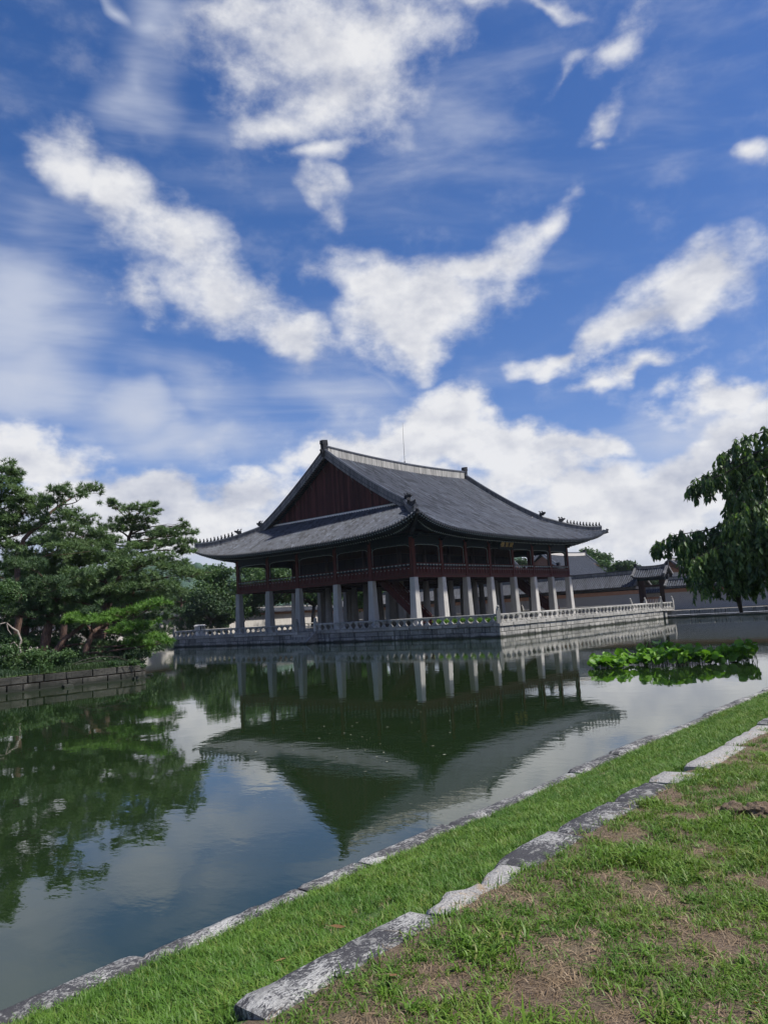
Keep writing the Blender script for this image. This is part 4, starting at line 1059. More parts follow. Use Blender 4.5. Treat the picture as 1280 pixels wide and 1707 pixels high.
def tiled_roof(parent, axis, a0, a1, c, half, ze, zr, sp=.33, hip=0.0, name='tile_roof', ridge_h=.35, both=True, sag=.15, rr=.085, up=0.0):
    """gabled or hipped tile roof; axis 'x' or 'y' is the ridge direction"""
    m = MB(); rb = MB(); n = max(2, int((a1-a0)/sp)); K = 6
    def P(a, o, z): return Vector((a, c+o, z)) if axis == 'x' else Vector((c+o, a, z))
    mid, hl = (a0+a1)/2, (a1-a0)/2
    def zz(f, a): return ze+(zr-ze)*(f*(1-sag)+sag*f*f)+up*abs((a-mid)/hl)**3
    sd = Vector((1, 0, 0)) if axis == 'x' else Vector((0, 1, 0))
    for sgn in (-1, 1):
        L = []
        for i in range(n+1):
            a = a0+(a1-a0)*i/n
            top = 1.0 if hip <= 0 else min(1.0, min(a-a0, a1-a)/hip+.001)
            ln = [P(a, sgn*half*(1-top*k/(K-1)), zz(top*k/(K-1), a)) for k in range(K)]
            L.append(ln); f0 = len(rb.f); rb.halfrib(ln, sd, rr, 0, 3); rb.shuffle(f0, 3, RNG, RNG.random()*.3, K-1)
        m.sheet(L)
        for i in range(n):
            p, q = L[i][0], L[i+1][0]; m.quad(p, q, q+Vector((0, 0, -.14)), p+Vector((0, 0, -.14)))
        # underside
        m.quad(P(a0, sgn*half, ze-.14), P(a1, sgn*half, ze-.14), P(a1, 0, ze+(zr-ze)*.55), P(a0, 0, ze+(zr-ze)*.55))
    if hip > 0:
        sd2 = Vector((0, 1, 0)) if axis == 'x' else Vector((1, 0, 0)); n2 = int(2*half/sp)
        for (ae, dr) in ((a0, 1), (a1, -1)):
            L = []
            for i in range(n2+1):
                o = -half+2*half*i/n2; top = 1-abs(o)/half
                ln = [P(ae+dr*hip*top*k/(K-1), o, zz(top*k/(K-1), ae+dr*hip*top*k/(K-1))) for k in range(K)]
                L.append(ln); rb.halfrib(ln, sd2, rr, 0, 3)
            m.sheet(L)
    r = m.build(name, 'pan_tile_shaded', parent, fix=False)
    tag(rb.build('tile_rows', ['roof_tile', 'roof_tile_dark', 'roof_tile_pale'], r, fix=False), kind='stuff')
    g = MB()
    g.bar(P(a0+hip*.95, 0, zr+ridge_h*.3+up*(0 if hip else 1)), P(mid, 0, zr+ridge_h*.3), .26, ridge_h); g.bar(P(mid, 0, zr+ridge_h*.3), P(a1-hip*.95, 0, zr+ridge_h*.3+up*(0 if hip else 1)), .26, ridge_h)
    g.bar(P(a0+hip*.95, 0, zr+ridge_h*.85), P(a1-hip*.95, 0, zr+ridge_h*.85), .36, ridge_h*.25, 1)
    g.build('ridge', ['grey_plaster', 'roof_tile'], r)
    e = MB()
    for a in (a0+hip*.95, a1-hip*.95): q = P(a, 0, zr+ridge_h*.2); e.box(q.x-.2, q.x+.2, q.y-.2, q.y+.2, q.z, q.z+ridge_h+.35)
    e.build('ridge_end', 'dark_clay', r)
    vb = MB()
    if hip <= 0:
        for a in (a0, a1):
            for sgn in (-1, 1):
                for k in range(K-1):
                    f0, f1 = k/(K-1), (k+1)/(K-1)
                    vb.bar(P(a, sgn*half*(1-f0), zz(f0, a)+.10), P(a, sgn*half*(1-f1), zz(f1, a)+.10), .30, .24)
    else:
        for ae, dr in ((a0, 1), (a1, -1)):
            for sgn in (-1, 1):
                for k in range(K-1):
                    f0, f1 = k/(K-1), (k+1)/(K-1)
                    vb.bar(P(ae+dr*hip*f0, sgn*half*(1-f0), zz(f0, ae+dr*hip*f0)+.10), P(ae+dr*hip*f1, sgn*half*(1-f1), zz(f1, ae+dr*hip*f1)+.10), .28, .26)
    vb.build('verge_ridge', 'ridge_side', r)
    return r
def walls():
    WX = 47.0
    # brick wall south of the gate, under its own tiled cap
    t = thing('boundary_wall', 'grey brick wall with a red brick band behind the drooping tree', 'wall', (WX, -30, ZG))
    b = MB(); b.box(WX, WX+.6, -70, -8.45, ZG, 1.75); b.build('brick_face', 'grey_brick', t)
    r = MB(); r.box(WX-.03, WX+.63, -70, -8.45, 1.751, 2.25); r.build('red_band', 'red_brick', t)
    c = MB(); c.box(WX-.10, WX+.7, -70, -8.45, 2.251, 2.40); c.build('cornice', 'dark_clay', t)
    tiled_roof(t, 'y', -70, -8.95, WX+.3, 1.35, 2.62, 3.65, .34)
    # corridor range north of the gate: brick back wall and long tiled roof
    t = thing('corridor_range', 'long low corridor range with brick back wall seen through the columns', 'building', (WX, 20, ZG))
    b = MB(); b.box(WX+.4, WX+.9, -4.46, 60, ZG, 1.9); b.build('brick_face', 'grey_brick', t)
    r = MB(); r.box(WX+.36, WX+.94, -4.46, 60, 1.901, 2.45); r.build('red_band', 'red_brick', t)
    c = MB(); c.box(WX+.2, WX+1.0, -4.46, 60, 2.451, 2.60); c.build('cornice', 'dark_clay', t)
    b2 = MB(); b2.box(WX+1.0, WX+4.6, -3.85, 60, ZG, 3.0); b2.build('body', 'grey_brick', t)
    tiled_roof(t, 'y', -4.3, 60, WX+2.8, 3.1, 3.0, 5.05, .34, ridge_h=.45)
    # gate
    t = thing('palace_gate', 'dark wooden gateway with a small tiled roof at the bridge head', 'gate', (48, -6.4, ZG))
    for y in (-4.9, -8.0):
        p = MB(); p.box(47.55, 48.05, y-.42, y+.42, ZG, 3.7); p.build('door_post', 'dark_wood', t)
    l = MB(); l.box(47.5, 48.1, -8.5, -4.4, 3.701, 4.15); l.build('lintel', 'teal_paint', t)
    l = MB(); l.box(47.62, 47.98, -7.55, -5.35, 2.75, 3.05); l.build('transom', 'dark_wood', t)
    for k in range(9):
        s = MB(); y = -7.4+k*.24; s.box(47.75, 47.82, y, y+.08, ZG, 1.0); s.build('picket', 'white_plaster', t)
    tiled_roof(t, 'y', -8.95, -4.25, 47.8, 1.7, 4.15, 5.45, .33, ridge_h=.4, rr=.1, up=.22)
    # inner wall seen through the gate
    t = thing('inner_wall', 'red brick screen wall glimpsed through the open gateway', 'wall', (56, -5, ZG))
    b = MB(); b.box(56, 56.5, -14, 6, ZG, 1.3); b.build('brick_face', 'red_brick', t); tiled_roof(t, 'y', -14, 6, 56.25, .8, 2.0, 2.6, .4)
    b = MB(); b.box(56.02, 56.48, -14, 6, 1.301, 2.0); b.build('plaster_face', 'grey_brick', t)
    # small gabled building behind the gate
    t = thing('gabled_annex', 'small tiled annex whose brick gable peeps out beside the tree', 'building', (57, -6.3, ZG))
    b = MB(); b.box(55.8+1.2, 66, -8.2, -4.4, ZG, 4.9); b.build('body', 'white_plaster', t)
    g = MB(); g.prism([(-8.2, 4.9), (-4.4, 4.9), (-6.3, 6.7)], 'x', 56.9, 57.3); g.build('gable_wall', 'red_brick', t)
    tiled_roof(t, 'x', 56.2, 66.5, -6.3, 2.7, 4.75, 6.85, .34, ridge_h=.4)
    # north boundary wall behind the terrace
    t = thing('boundary_wall', 'pale plastered wall with a tiled cap beyond the north shore', 'wall', (10, 60, ZG))
    b = MB(); b.box(-60, 46, 60, 60.6, ZG, 2.35); b.build('wall_face', 'white_plaster', t)
    r = MB(); r.box(-60, 46, 59.97, 60.63, 2.351, 2.75); r.build('red_band', 'red_brick', t)
    tiled_roof(t, 'x', -60, 46, 60.3, 1.1, 2.9, 3.65, .36)
    p = MB(); p.box(16.6, 17.4, 59.7, 60.9, ZG, 2.9); p.build('pier', 'grey_brick', t)
walls()
def hall(label, x0, x1, cy, half, ze, zr, vx, body):
    """hip-and-gable hall: skirt roof plus gabled upper roof, ridge along x"""
    t = thing('palace_hall', label, 'hall', ((x0+x1)/2, cy, ZG), 'palace halls behind the east wall')
    b = MB(); b.box(x0+2.2, x1-2.2, cy-half+2.2, cy+half-2.2, ZG, ze+.6); b.build('body', 'white_plaster', t)
    for k in range(7):
        p = MB(); x = x0+2.2+(x1-x0-4.4)*k/6; p.box(x-.2, x+.2, cy-half+2.0, cy-half+2.35, ZG, ze+.3); p.build('wooden_column', 'red_wood', t)
    mx, hx = (x0+x1)/2, (x1-x0)/2
    def S(side, a, d):
        s = a/hx if side in 'sn' else a/half; tt = d/half
        z = ze+(zr-ze)*(.72*tt+.28*tt*tt)+1.1*abs(s)**4*max(0, 1-d/6)
        if side in 'sn':
            if abs(a) <= vx: z += .5*(a/vx)**2*max(0, tt-.4)
            y = half-d; return Vector((mx+a, cy-y if side == 's' else cy+y, z))
        x = hx-d; return Vector((mx-x if side == 'w' else mx+x, cy+a, z))
    m = MB(); rb = MB(); K = 9
    for side in 'snwe':
        h = hx if side in 'sn' else half; n = int(2*h/.36); L = []
        for i in range(n+1):
            a = -h+.02+(2*h-.04)*i/n
            top = (half if abs(a) <= vx else hx-abs(a)) if side in 'sn' else min(half-abs(a), hx-vx+.8)
            ln = [S(side, a, max(.1, top)*k/(K-1)) for k in range(K)]; L.append(ln)
            rb.halfrib(ln, Vector((1, 0, 0)) if side in 'sn' else Vector((0, 1, 0)), .09, 0, 3)
        m.sheet(L)
        for i in range(n): m.quad(L[i][0], L[i+1][0], L[i+1][0]+Vector((0, 0, -.4)), L[i][0]+Vector((0, 0, -.4)))
    r = m.build('roof', 'pan_tile_shaded', t, fix=False); tag(rb.build('tile_rows', 'roof_tile', r, fix=False), kind='stuff')
    def ridge(name, P, hh, w):
        g = MB()
        for k in range(len(P)-1):
            g.bar(P[k]+Vector((0, 0, hh/2)), P[k+1]+Vector((0, 0, hh/2)), w, hh, 0); g.bar(P[k]+Vector((0, 0, hh+.06)), P[k+1]+Vector((0, 0, hh+.06)), w+.12, .12, 1)
        g.build(name, ['white_plaster', 'roof_tile'], r)
    ridge('main_ridge', [S('s', a, half) for a in np.linspace(-vx, vx, 9)], .65, .4)
    for sx in (-1, 1):
        e = S('s', sx*vx, half); q = MB(); q.box(e.x-.3, e.x+.3, e.y-.25, e.y+.25, e.z, e.z+1.2); q.build('ridge_end', 'dark_clay', r)
        for sy, sd in ((-1, 's'), (1, 'n')):
            ridge('verge_ridge', [S(sd, sx*vx, d) for d in np.linspace(half, hx-vx, 8)], .45, .32)
            ridge('hip_ridge', [S(sd, sx*(hx-d), d) for d in np.linspace(hx-vx, .3, 8)], .4, .3)
            q = S(sd, sx*vx, hx-vx); dd = MB(); dd.box(q.x-.25, q.x+.25, q.y-.3, q.y+.3, q.z+.4, q.z+.95); dd.build('dragon_head', 'dark_clay', r)
        zb = S('w', 0, hx-vx+.8).z; gx = mx+sx*(vx-.8); g = MB()
        g.prism([(cy-(half-(hx-vx))*.95, zb), (cy+(half-(hx-vx))*.95, zb), (cy, zr-.3)], 'x', gx-.1, gx+.1); g.build('gable_wall', 'red_brick', r)
hall('large hall with a broad grey roof rising behind the corridor range', 62.0, 92.0, 22.0, 9.0, 4.5, 10.6, 9.6, 0)
hall('farther hall whose gable shows beneath the pavilion eaves', 70.0, 98.0, 44.0, 8.5, 4.8, 12.2, 9.0, 0)

# ------------------------------------------------------------------ far hill
def hill():
    m = MB(); n = 70; lines = []
    for i in range(n+1):
        az = R(30+60*i/n); row = []
        for j in range(12):
            d = 620+j*45; x, y = CAM[0]+d*math.cos(az), CAM[1]+d*math.sin(az)
            e = math.degrees(az)
            hgt = 46+10*math.sin(e*.23+1)+9*math.exp(-((e-57)/6)**2)
            f = math.sin(min(1, j/5)*math.pi/2); z = ZG+hgt*f*1.02
            row.append((x, y, z))
        lines.append(row)
    m.sheet(lines); h = tag(m.build('hill', 'hill_forest', smooth=True), kind='structure')
    # tree crowns on the slope
    rng = np.random.default_rng(3); pts = []
    for i in range(2600):
        a = rng.uniform(2, n-2); j = rng.uniform(.3, 6.5); i0, j0 = int(a), int(j)
        p = np.array(lines[i0][j0])*(1-(j-j0))+np.array(lines[i0][j0+1])*(j-j0)
        q = np.array(lines[i0+1][j0])*(1-(j-j0))+np.array(lines[i0+1][j0+1])*(j-j0)
        pts.append(p*(1-(a-i0))+q*(a-i0))
    pts = np.array(pts); bm = bmesh.new(); bmesh.ops.create_icosphere(bm, subdivisions=2, radius=1)
    tv = np.array([v.co[:] for v in bm.verts]); tf = np.array([[v.index for v in f.verts] for f in bm.faces]); bm.free()
    tv *= (1+.22*rng.normal(size=(len(tv), 1))); tv[:, 2] *= .9
    M = basis(np.tile([0, 0, 1.0], (len(pts), 1))+.2*rng.normal(size=pts.shape), rng)
    V, F = scatter(tv, tf, pts, M, rng.uniform(3.5, 7, len(pts)))
    tag(link('hill_forest', npmesh('hill_forest', V, F, 'hill_forest')), 'distant green forest covering the far hill', 'forest', kind='stuff')
hill()

# ------------------------------------------------------------------ foliage generators
def needle_tuft(rng, n=11):
    V, F = [], []
    for k in range(n):
        a = 2*math.pi*k/n+rng.uniform(-.3, .3); el = rng.uniform(.15, 1.35)
        d = np.array([math.cos(a)*math.cos(el), math.sin(a)*math.cos(el), math.sin(el)]); s = np.array([-math.sin(a), math.cos(a), 0])
        i = len(V); V += [tuple(-s*.085), tuple(s*.085), tuple(d*rng.uniform(.8, 1.1))]; F.append((i, i+1, i+2))
    return np.array(V), np.array(F)
TUFT = needle_tuft(np.random.default_rng(1))
def leaf_sprig(rng, n=6):
    V, F = [], []
    for k in range(n):
        c = rng.normal(size=3)*.45; d = rng.normal(size=3); d /= np.linalg.norm(d); s = np.cross(d, rng.normal(size=3)); s /= np.linalg.norm(s)
        i = len(V); V += [tuple(c-d*.42), tuple(c+s*.24), tuple(c+d*.42), tuple(c-s*.24)]; F += [(i, i+1, i+2), (i, i+2, i+3)]
    return np.array(V), np.array(F)
SPRIG = leaf_sprig(np.random.default_rng(2))
def pads_mesh(name, pads, size, density, tmpl, matname, parent, seed, shell=.55):
    """pads: (centre, rx, rz) flattened foliage clouds filled with tufts"""
    rng = np.random.default_rng(seed); P, Dn, S = [], [], []
    for (c, rx, rz) in pads:
        n = max(8, int(density*rx*rx)); u = rng.normal(size=(n, 3)); u /= np.linalg.norm(u, axis=1, keepdims=True)
        rad = rng.uniform(shell, 1, (n, 1))**.6
        lump = 1+.38*np.sin(3*np.arctan2(u[:, 1], u[:, 0])+rng.uniform(0, 6))[:, None]
        u2 = u.copy(); u2[:, 2] = np.where(u2[:, 2] < 0, u2[:, 2]*.55, u2[:, 2])
        P.append(np.asarray(c)+u2*rad*lump*np.array([rx, rx, rz])); Dn.append(u*np.array([.8, .8, .5])+np.array([0, 0, .75])+.35*rng.normal(size=(n, 3))); S.append(rng.uniform(.7, 1.2, n)*size)
    P, Dn, S = np.concatenate(P), np.concatenate(Dn), np.concatenate(S)
    V, F = scatter(tmpl[0], tmpl[1], P, basis(Dn, rng), S)
    return link(name, npmesh(name, V, F, matname), parent)
def limb(mb, a, b, r0, r1, rng, sag=.15, n=6):
    a = np.asarray(a, float); b = np.asarray(b, float); L = np.linalg.norm(b-a)
    mid = (a+b)/2+rng.normal(size=3)*L*.09+np.array([0, 0, sag*L])
    pts = bez(a, mid, b, n); mb.tube(pts, list(np.linspace(r0, r1, n)), 6)
    return pts
def pine(label, trunk, D, pads, base_r=.22, needles='pine_needle', seed=0, dens=150, size=.30, bark='bark_pine', name='pine_tree', spread=1.1, extra=3, group='pines on the island'):
    rng = np.random.default_rng(seed)
    tp = [spot(x, y, D+(k*.25 if k else 0)) for k, (x, y) in enumerate(trunk)]
    base = tp[0].copy(); base[2] = min(base[2], ISL_Z); tp[0] = base
    t = thing(name, label, 'tree', tuple(base), group)
    m = MB(); n = len(tp); radii = [base_r*(1-.78*k/(n-1)) for k in range(n)]; radii[0] *= 1.25
    # smooth the trunk
    fine, fr = [], []
    for k in range(n-1):
        for q in np.linspace(0, 1, 4)[:-1]: fine.append(tp[k]*(1-q)+tp[k+1]*q+rng.normal(size=3)*.03); fr.append(radii[k]*(1-q)+radii[k+1]*q)
    fine.append(tp[-1]); fr.append(radii[-1]); m.tube(fine, fr, 8)
    PP = []
    k1 = D/F_PX
    for (x, y, rx, ry) in pads:
        c = spot(x, y, D+rng.uniform(-spread, spread)); PP.append((c, rx*k1*.88, ry*k1))
        # limb from the trunk point a little below the pad
        best = min(range(len(fine)), key=lambda i: np.linalg.norm(fine[i]-c)+2.0*max(0, fine[i][2]-c[2]+.2))
        r0 = min(fr[best]*.55, .09); pts = limb(m, fine[best], c-np.array([0, 0, ry*k1*.3]), max(r0, .03), .014, rng, -.05 if rng.random() < .5 else .12)
        for e in range(extra):
            o = rng.normal(size=3)*np.array([rx*k1*.95, rx*k1*.95, ry*k1*1.05]); PP.append((c+o, rx*k1*rng.uniform(.2, .55), ry*k1*rng.uniform(.4, .9)))
            limb(m, pts[3], c+o*.8, .02, .008, rng, .05, 4)
    m.build('trunk', bark, t, smooth=True)
    pads_mesh('crown', PP, size, dens, TUFT, needles, t, seed)
    return t
ISL_Z = -0.84
def island():
    x0, x1, y0, y1 = -92.0, -38.4, -11.2, 14.0
    t = tag(thing('island', 'square-cornered island with a two-course stone edge', 'island', (-60, 0, ZW)), kind='structure')
    c = MB(); c.box(x0, x1-.2, y0+.2, y1, ZW-.5, ISL_Z-.06); c.build('earth', 'soil', t)
    m = MB(); xs = np.linspace(x0+.3, x1-.06, 60); ys = np.linspace(y0+.06, y1, 26)
    m.sheet([[(x, y, ISL_Z-.05+.45*min(1, (y-y0)/6)*min(1, (x1-x)/6)+.08*noise.noise((x*.5, y*.5, 0))) for y in ys] for x in xs]); m.build('turf', 'turf', t, smooth=True)
    zb = ZW-.06
    stone_face(t, (-72, y0), (x1, y0), zb, (.42, .38), 'granite_mossy_shaded', (.8, 1.1, 1.4), .4, seed=11)
    stone_face(t, (x1, y0+.41), (x1, y1), zb, (.42, .38), 'granite_mossy_shaded', (.8, 1.1, 1.4), .4, seed=12)
    f = MB(); f.box(-72, x1+.12, y0-.14, y0-.01, ZW-.3, ZW+.05); f.build('footing', 'granite_mossy_shaded', t)
    for k, (x, s) in enumerate(((-43.0, .3), (-39.2, .22), (-46.5, .25))):
        b = rough_block(s*1.6, s, s, 70+k, .05, 5).mesh('fallen_stone', 'granite_mossy_shaded', True); link('fallen_stone', b, t, (x, y0-.3, ZW+.12))
island()

# ------------------------------------------------------------------ pines on the island
pine('tall pine leaning out with a long bare bough, left of the group', [(22, 1090), (31, 1050), (33, 1000), (30, 950), (30, 920), (40, 900), (62, 875), (90, 850), (108, 838), (122, 827)], 50,
     [(150, 815, 18, 8), (137, 825, 12, 6), (100, 818, 17, 6), (82, 836, 20, 9), (112, 858, 16, 7), (78, 868, 15, 7), (62, 853, 13, 6), (72, 903, 24, 8), (98, 913, 20, 7)], .24, seed=11, dens=170)
pine('pine with layered crown cut off by the left edge', [(-28, 1085), (-22, 950), (-12, 880), (0, 835), (6, 800)], 52,
     [(4, 783, 17, 7), (22, 789, 12, 5), (0, 806, 24, 8), (26, 818, 20, 8), (4, 834, 33, 10), (44, 844, 28, 9), (20, 864, 34, 10), (62, 846, 18, 8), (10, 886, 34, 9), (50, 882, 20, 7), (-20, 800, 28, 12), (0, 908, 30, 8), (-10, 860, 30, 12), (45, 930, 24, 8), (8, 945, 26, 9)], .26, seed=12)
pine('tall open-crowned pine reaching towards the pavilion eaves', [(162, 1095), (178, 1020), (200, 960), (213, 910), (217, 890), (226, 866), (229, 855)], 58,
     [(185, 838, 9, 3), (196, 842, 9, 4), (213, 848, 13, 5), (235, 846, 13, 5), (252, 843, 13, 5), (258, 857, 9, 4), (205, 868, 20, 6), (222, 881, 24, 7), (250, 869, 15, 5), (190, 881, 20, 7), (262, 890, 24, 6), (285, 890, 24, 7), (300, 879, 9, 4), (310, 875, 6, 3), (318, 888, 11, 4), (300, 902, 19, 6), (275, 906, 24, 7), (308, 920, 16, 5), (180, 902, 24, 7), (240, 912, 24, 7), (205, 925, 26, 8)], .26, seed=13, dens=160)
pine('mid-height pine standing between the two tall ones', [(105, 1090), (110, 1000), (118, 950), (124, 900), (130, 875)], 56,
     [(126, 864, 18, 7), (142, 871, 17, 7), (110, 880, 24, 7), (150, 889, 24, 8), (95, 896, 24, 8), (130, 907, 28, 8), (160, 912, 27, 8), (80, 926, 28, 8), (110, 932, 28, 9), (145, 937, 28, 9), (172, 932, 24, 8), (130, 958, 30, 9), (95, 955, 28, 9)], .24, seed=14)
pine('broad dark pine spreading boughs in the middle of the island', [(158, 1075), (172, 1025), (180, 1000), (184, 985), (174, 962)], 49,
     [(160, 958, 29, 9), (130, 966, 27, 9), (190, 950, 29, 9), (216, 944, 27, 9), (242, 935, 27, 9), (268, 930, 27, 9), (292, 944, 26, 9), (312, 955, 24, 7), (326, 958, 12, 5), (246, 962, 29, 9), (220, 977, 29, 9), (272, 977, 24, 9), (182, 986, 28, 8), (146, 985, 27, 8), (205, 1000, 26, 8), (120, 1000, 26, 8), (250, 995, 24, 7)], .34, seed=15, dens=140)
pine('low pine with bright green pads leaning over the stone edge', [(138, 1106), (146, 1078), (156, 1053), (172, 1044), (196, 1036)], 46,
     [(130, 1030, 24, 5), (155, 1034, 24, 5), (185, 1030, 21, 6), (213, 1021, 21, 5), (238, 1013, 19, 5), (255, 1006, 17, 5), (225, 1042, 24, 6), (203, 1052, 20, 5), (255, 1063, 20, 5), (277, 1070, 14, 4), (238, 1077, 18, 5)], .22, 'pine_needle_fresh', seed=16, dens=230, size=.27)
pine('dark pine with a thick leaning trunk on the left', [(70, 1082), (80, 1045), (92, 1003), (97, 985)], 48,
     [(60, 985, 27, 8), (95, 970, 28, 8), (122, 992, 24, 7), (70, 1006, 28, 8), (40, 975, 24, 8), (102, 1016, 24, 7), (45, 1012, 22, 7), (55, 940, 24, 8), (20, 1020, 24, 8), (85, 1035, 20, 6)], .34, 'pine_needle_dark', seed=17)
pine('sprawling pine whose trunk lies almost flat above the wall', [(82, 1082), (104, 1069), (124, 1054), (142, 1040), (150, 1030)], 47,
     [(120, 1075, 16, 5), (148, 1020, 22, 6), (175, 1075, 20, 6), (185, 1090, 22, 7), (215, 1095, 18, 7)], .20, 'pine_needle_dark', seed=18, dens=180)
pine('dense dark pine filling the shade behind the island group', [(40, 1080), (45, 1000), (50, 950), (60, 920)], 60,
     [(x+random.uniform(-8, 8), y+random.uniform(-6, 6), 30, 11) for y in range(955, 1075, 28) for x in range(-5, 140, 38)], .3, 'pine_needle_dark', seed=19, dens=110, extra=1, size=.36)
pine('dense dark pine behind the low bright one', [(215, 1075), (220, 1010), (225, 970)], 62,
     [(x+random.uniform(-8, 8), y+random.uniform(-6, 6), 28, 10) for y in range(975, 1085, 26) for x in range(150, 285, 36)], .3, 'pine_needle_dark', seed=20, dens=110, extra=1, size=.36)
pine('small flat-topped pine in front of the north wall', [(300, 1020), (303, 1005), (302, 990)], 126,
     [(296, 992, 16, 4), (312, 990, 18, 4), (325, 997, 12, 3), (285, 1000, 12, 3), (303, 984, 12, 3)], .3, 'pine_needle', seed=21, dens=45, size=.5, group='trees beyond the pond')
# low shrubs and dead wood at the island's edge
def shrub(label, pads, D, matname, seed, size=.26, dens=230, name='shrub', grp='shrubs on the island', root=None):
    rng = np.random.default_rng(seed); k1 = D/F_PX
    PP = [(spot(x, y, D+rng.uniform(-.5, .5)), rx*k1, ry*k1) for (x, y, rx, ry) in pads]
    b = np.mean([p[0] for p in PP], 0); b[2] = ISL_Z if D < 70 else ZG
    if root is not None: b = spot(*root, D); b[2] = ISL_Z
    t = thing(name, label, 'shrub', tuple(b), grp); m = MB()
    for (c, rx, rz) in PP: limb(m, b+rng.normal(size=3)*np.array([.2, .2, 0]), c, .03, .012, rng, .1, 5)
    m.build('stems', 'bark_dark', t); pads_mesh('foliage', PP, size, dens, SPRIG, matname, t, seed, .2)
shrub('bright leafy shrub hanging over the stone edge at the left', [(20, 1106, 28, 11), (58, 1110, 26, 11), (95, 1101, 18, 8), (35, 1121, 24, 10), (78, 1119, 18, 8), (8, 1085, 20, 10), (60, 1092, 22, 9), (10, 1128, 22, 9), (52, 1126, 18, 8), (110, 1092, 16, 8)], 43.0, 'leaf_mid', 31, .16, 420)
shrub('ragged creeper draping down over the island wall', [(8, 1128, 16, 6), (34, 1130, 14, 6), (62, 1124, 14, 5), (90, 1118, 14, 5), (112, 1112, 10, 4), (150, 1112, 10, 3), (186, 1106, 10, 3), (222, 1104, 9, 4), (20, 1138, 8, 4), (75, 1130, 8, 4), (240, 1110, 5, 5)], 43.4, 'leaf_mid', 36, .13, 520)
shrub('sprig of fresh broad leaves beside the tall pine trunk', [(10, 985, 18, 12), (24, 995, 14, 8), (2, 1000, 16, 8), (18, 976, 12, 7), (-14, 990, 16, 12), (-30, 1010, 18, 14)], 45, 'leaf_mid', 32, .16, 420, root=(-45, 1090))
shrub('mid-green undergrowth filling the shade under the pines', [(20, 1070, 24, 9), (55, 1072, 22, 9), (100, 1075, 20, 8), (180, 1078, 24, 9), (215, 1075, 22, 9), (240, 1090, 16, 8), (150, 1090, 20, 8)], 48.5, 'leaf_mid', 35, .18, 300)
shrub('low dark undergrowth along the island edge', [(130, 1100, 26, 6), (165, 1104, 24, 6), (200, 1100, 24, 7), (225, 1092, 18, 9), (115, 1092, 20, 7), (180, 1110, 12, 5), (235, 1104, 9, 6), (140, 1112, 12, 5)], 45.6, 'leaf_dark', 33, .16, 380)
shrub('thin leafy bush by the terrace corner in front of the pale wall', [(288, 1042, 9, 9), (302, 1040, 9, 9), (295, 1052, 14, 8), (312, 1052, 9, 6)], 123, 'leaf_mid', 34, .30, 60, grp='shrubs beyond the pond')
def deadwood():
    b = spot(44, 1108, 44.6); t = thing('dead_branch', 'bare bleached dead bough with twigs at the island edge', 'branch', tuple(b)); m = MB(); rng = np.random.default_rng(5)
    S = lambda L: [spot(x, y, 44.6) for x, y in L]
    m.tube(S([(48, 1108), (38, 1094), (33, 1080), (36, 1068), (30, 1052), (20, 1046), (12, 1038)]), [.05, .06, .06, .055, .05, .04, .02], 7)
    m.tube(S([(10, 1038), (2, 1040), (-12, 1042)]), [.04, .03, .02], 6)
    for L in ([(12, 1040), (14, 1050), (20, 1058)], [(34, 1082), (24, 1070), (18, 1074)], [(36, 1094), (26, 1100), (18, 1104)], [(20, 1080), (10, 1090), (2, 1094)], [(38, 1092), (44, 1102), (50, 1106)], [(30, 1086), (34, 1098), (40, 1106)], [(50, 1082), (58, 1090), (66, 1093)]):
        m.tube(S(L), [.03, .022, .012], 5)
    m.build('bough', 'deadwood', t)
deadwood()

# ------------------------------------------------------------------ broad-leaved trees
def broadleaf(label, base, h, cr, seed, matname='leaf_mid', n=26, size=.5, dens=26, grp='trees beyond the pond', low=.25, flat=.75):
    rng = np.random.default_rng(seed); base = np.array([*base, ZG]); t = thing('broadleaf_tree', label, 'tree', tuple(base), grp); m = MB()
    fork = base+np.array([rng.normal()*.3, rng.normal()*.3, h*.32]); m.tube([base, (base+fork)/2+rng.normal(size=3)*.1, fork], [h*.035, h*.028, h*.022], 8); PP = []
    for k in range(n):
        u = rng.normal(size=3); u /= np.linalg.norm(u); rad = rng.uniform(.25, 1)**.5
        c = base+np.array([0, 0, h*(low+(1-low)/2)])+u*rad*np.array([cr, cr, h*(1-low)/2*.86]); r = cr*rng.uniform(.26, .42); PP.append((c, r, r*flat))
        limb(m, fork, c, h*.012, .02, rng, .1, 5)
    m.build('trunk', 'bark_dark', t, smooth=True); pads_mesh('crown', PP, size, dens, SPRIG, matname, t, seed, .45)
def at2(px, D): p = spot(px, 1000, D); return (p[0], p[1])
broadleaf('full green tree left of the pavilion columns', at2(376, 124), 11.0, 5.0, 41, 'leaf_mid', 34, .55, 40, low=.05)
broadleaf('dark rounded tree beside the pale north wall', at2(348, 118), 7.5, 3.2, 42, 'leaf_dark', 22, .5, 50, low=.05)
broadleaf('spreading tree seen between the second and third columns', at2(452, 124), 12.5, 5.0, 43, 'leaf_mid', 24, .55, 30, low=.3)
broadleaf('light green tree behind the middle columns', at2(520, 135), 12.5, 5.5, 44, 'leaf_mid', 24, .6, 26)
broadleaf('green tree seen through the western bays', at2(592, 140), 11.5, 5, 45, 'leaf_fresh', 20, .6, 26)
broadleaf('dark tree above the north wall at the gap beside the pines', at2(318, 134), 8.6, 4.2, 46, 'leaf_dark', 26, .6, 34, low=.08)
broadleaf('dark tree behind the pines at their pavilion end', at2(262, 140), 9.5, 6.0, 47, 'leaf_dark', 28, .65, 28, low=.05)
broadleaf('dark tree behind the middle of the pine group', at2(170, 142), 12.5, 6.5, 48, 'leaf_dark', 28, .65, 28, low=.05)
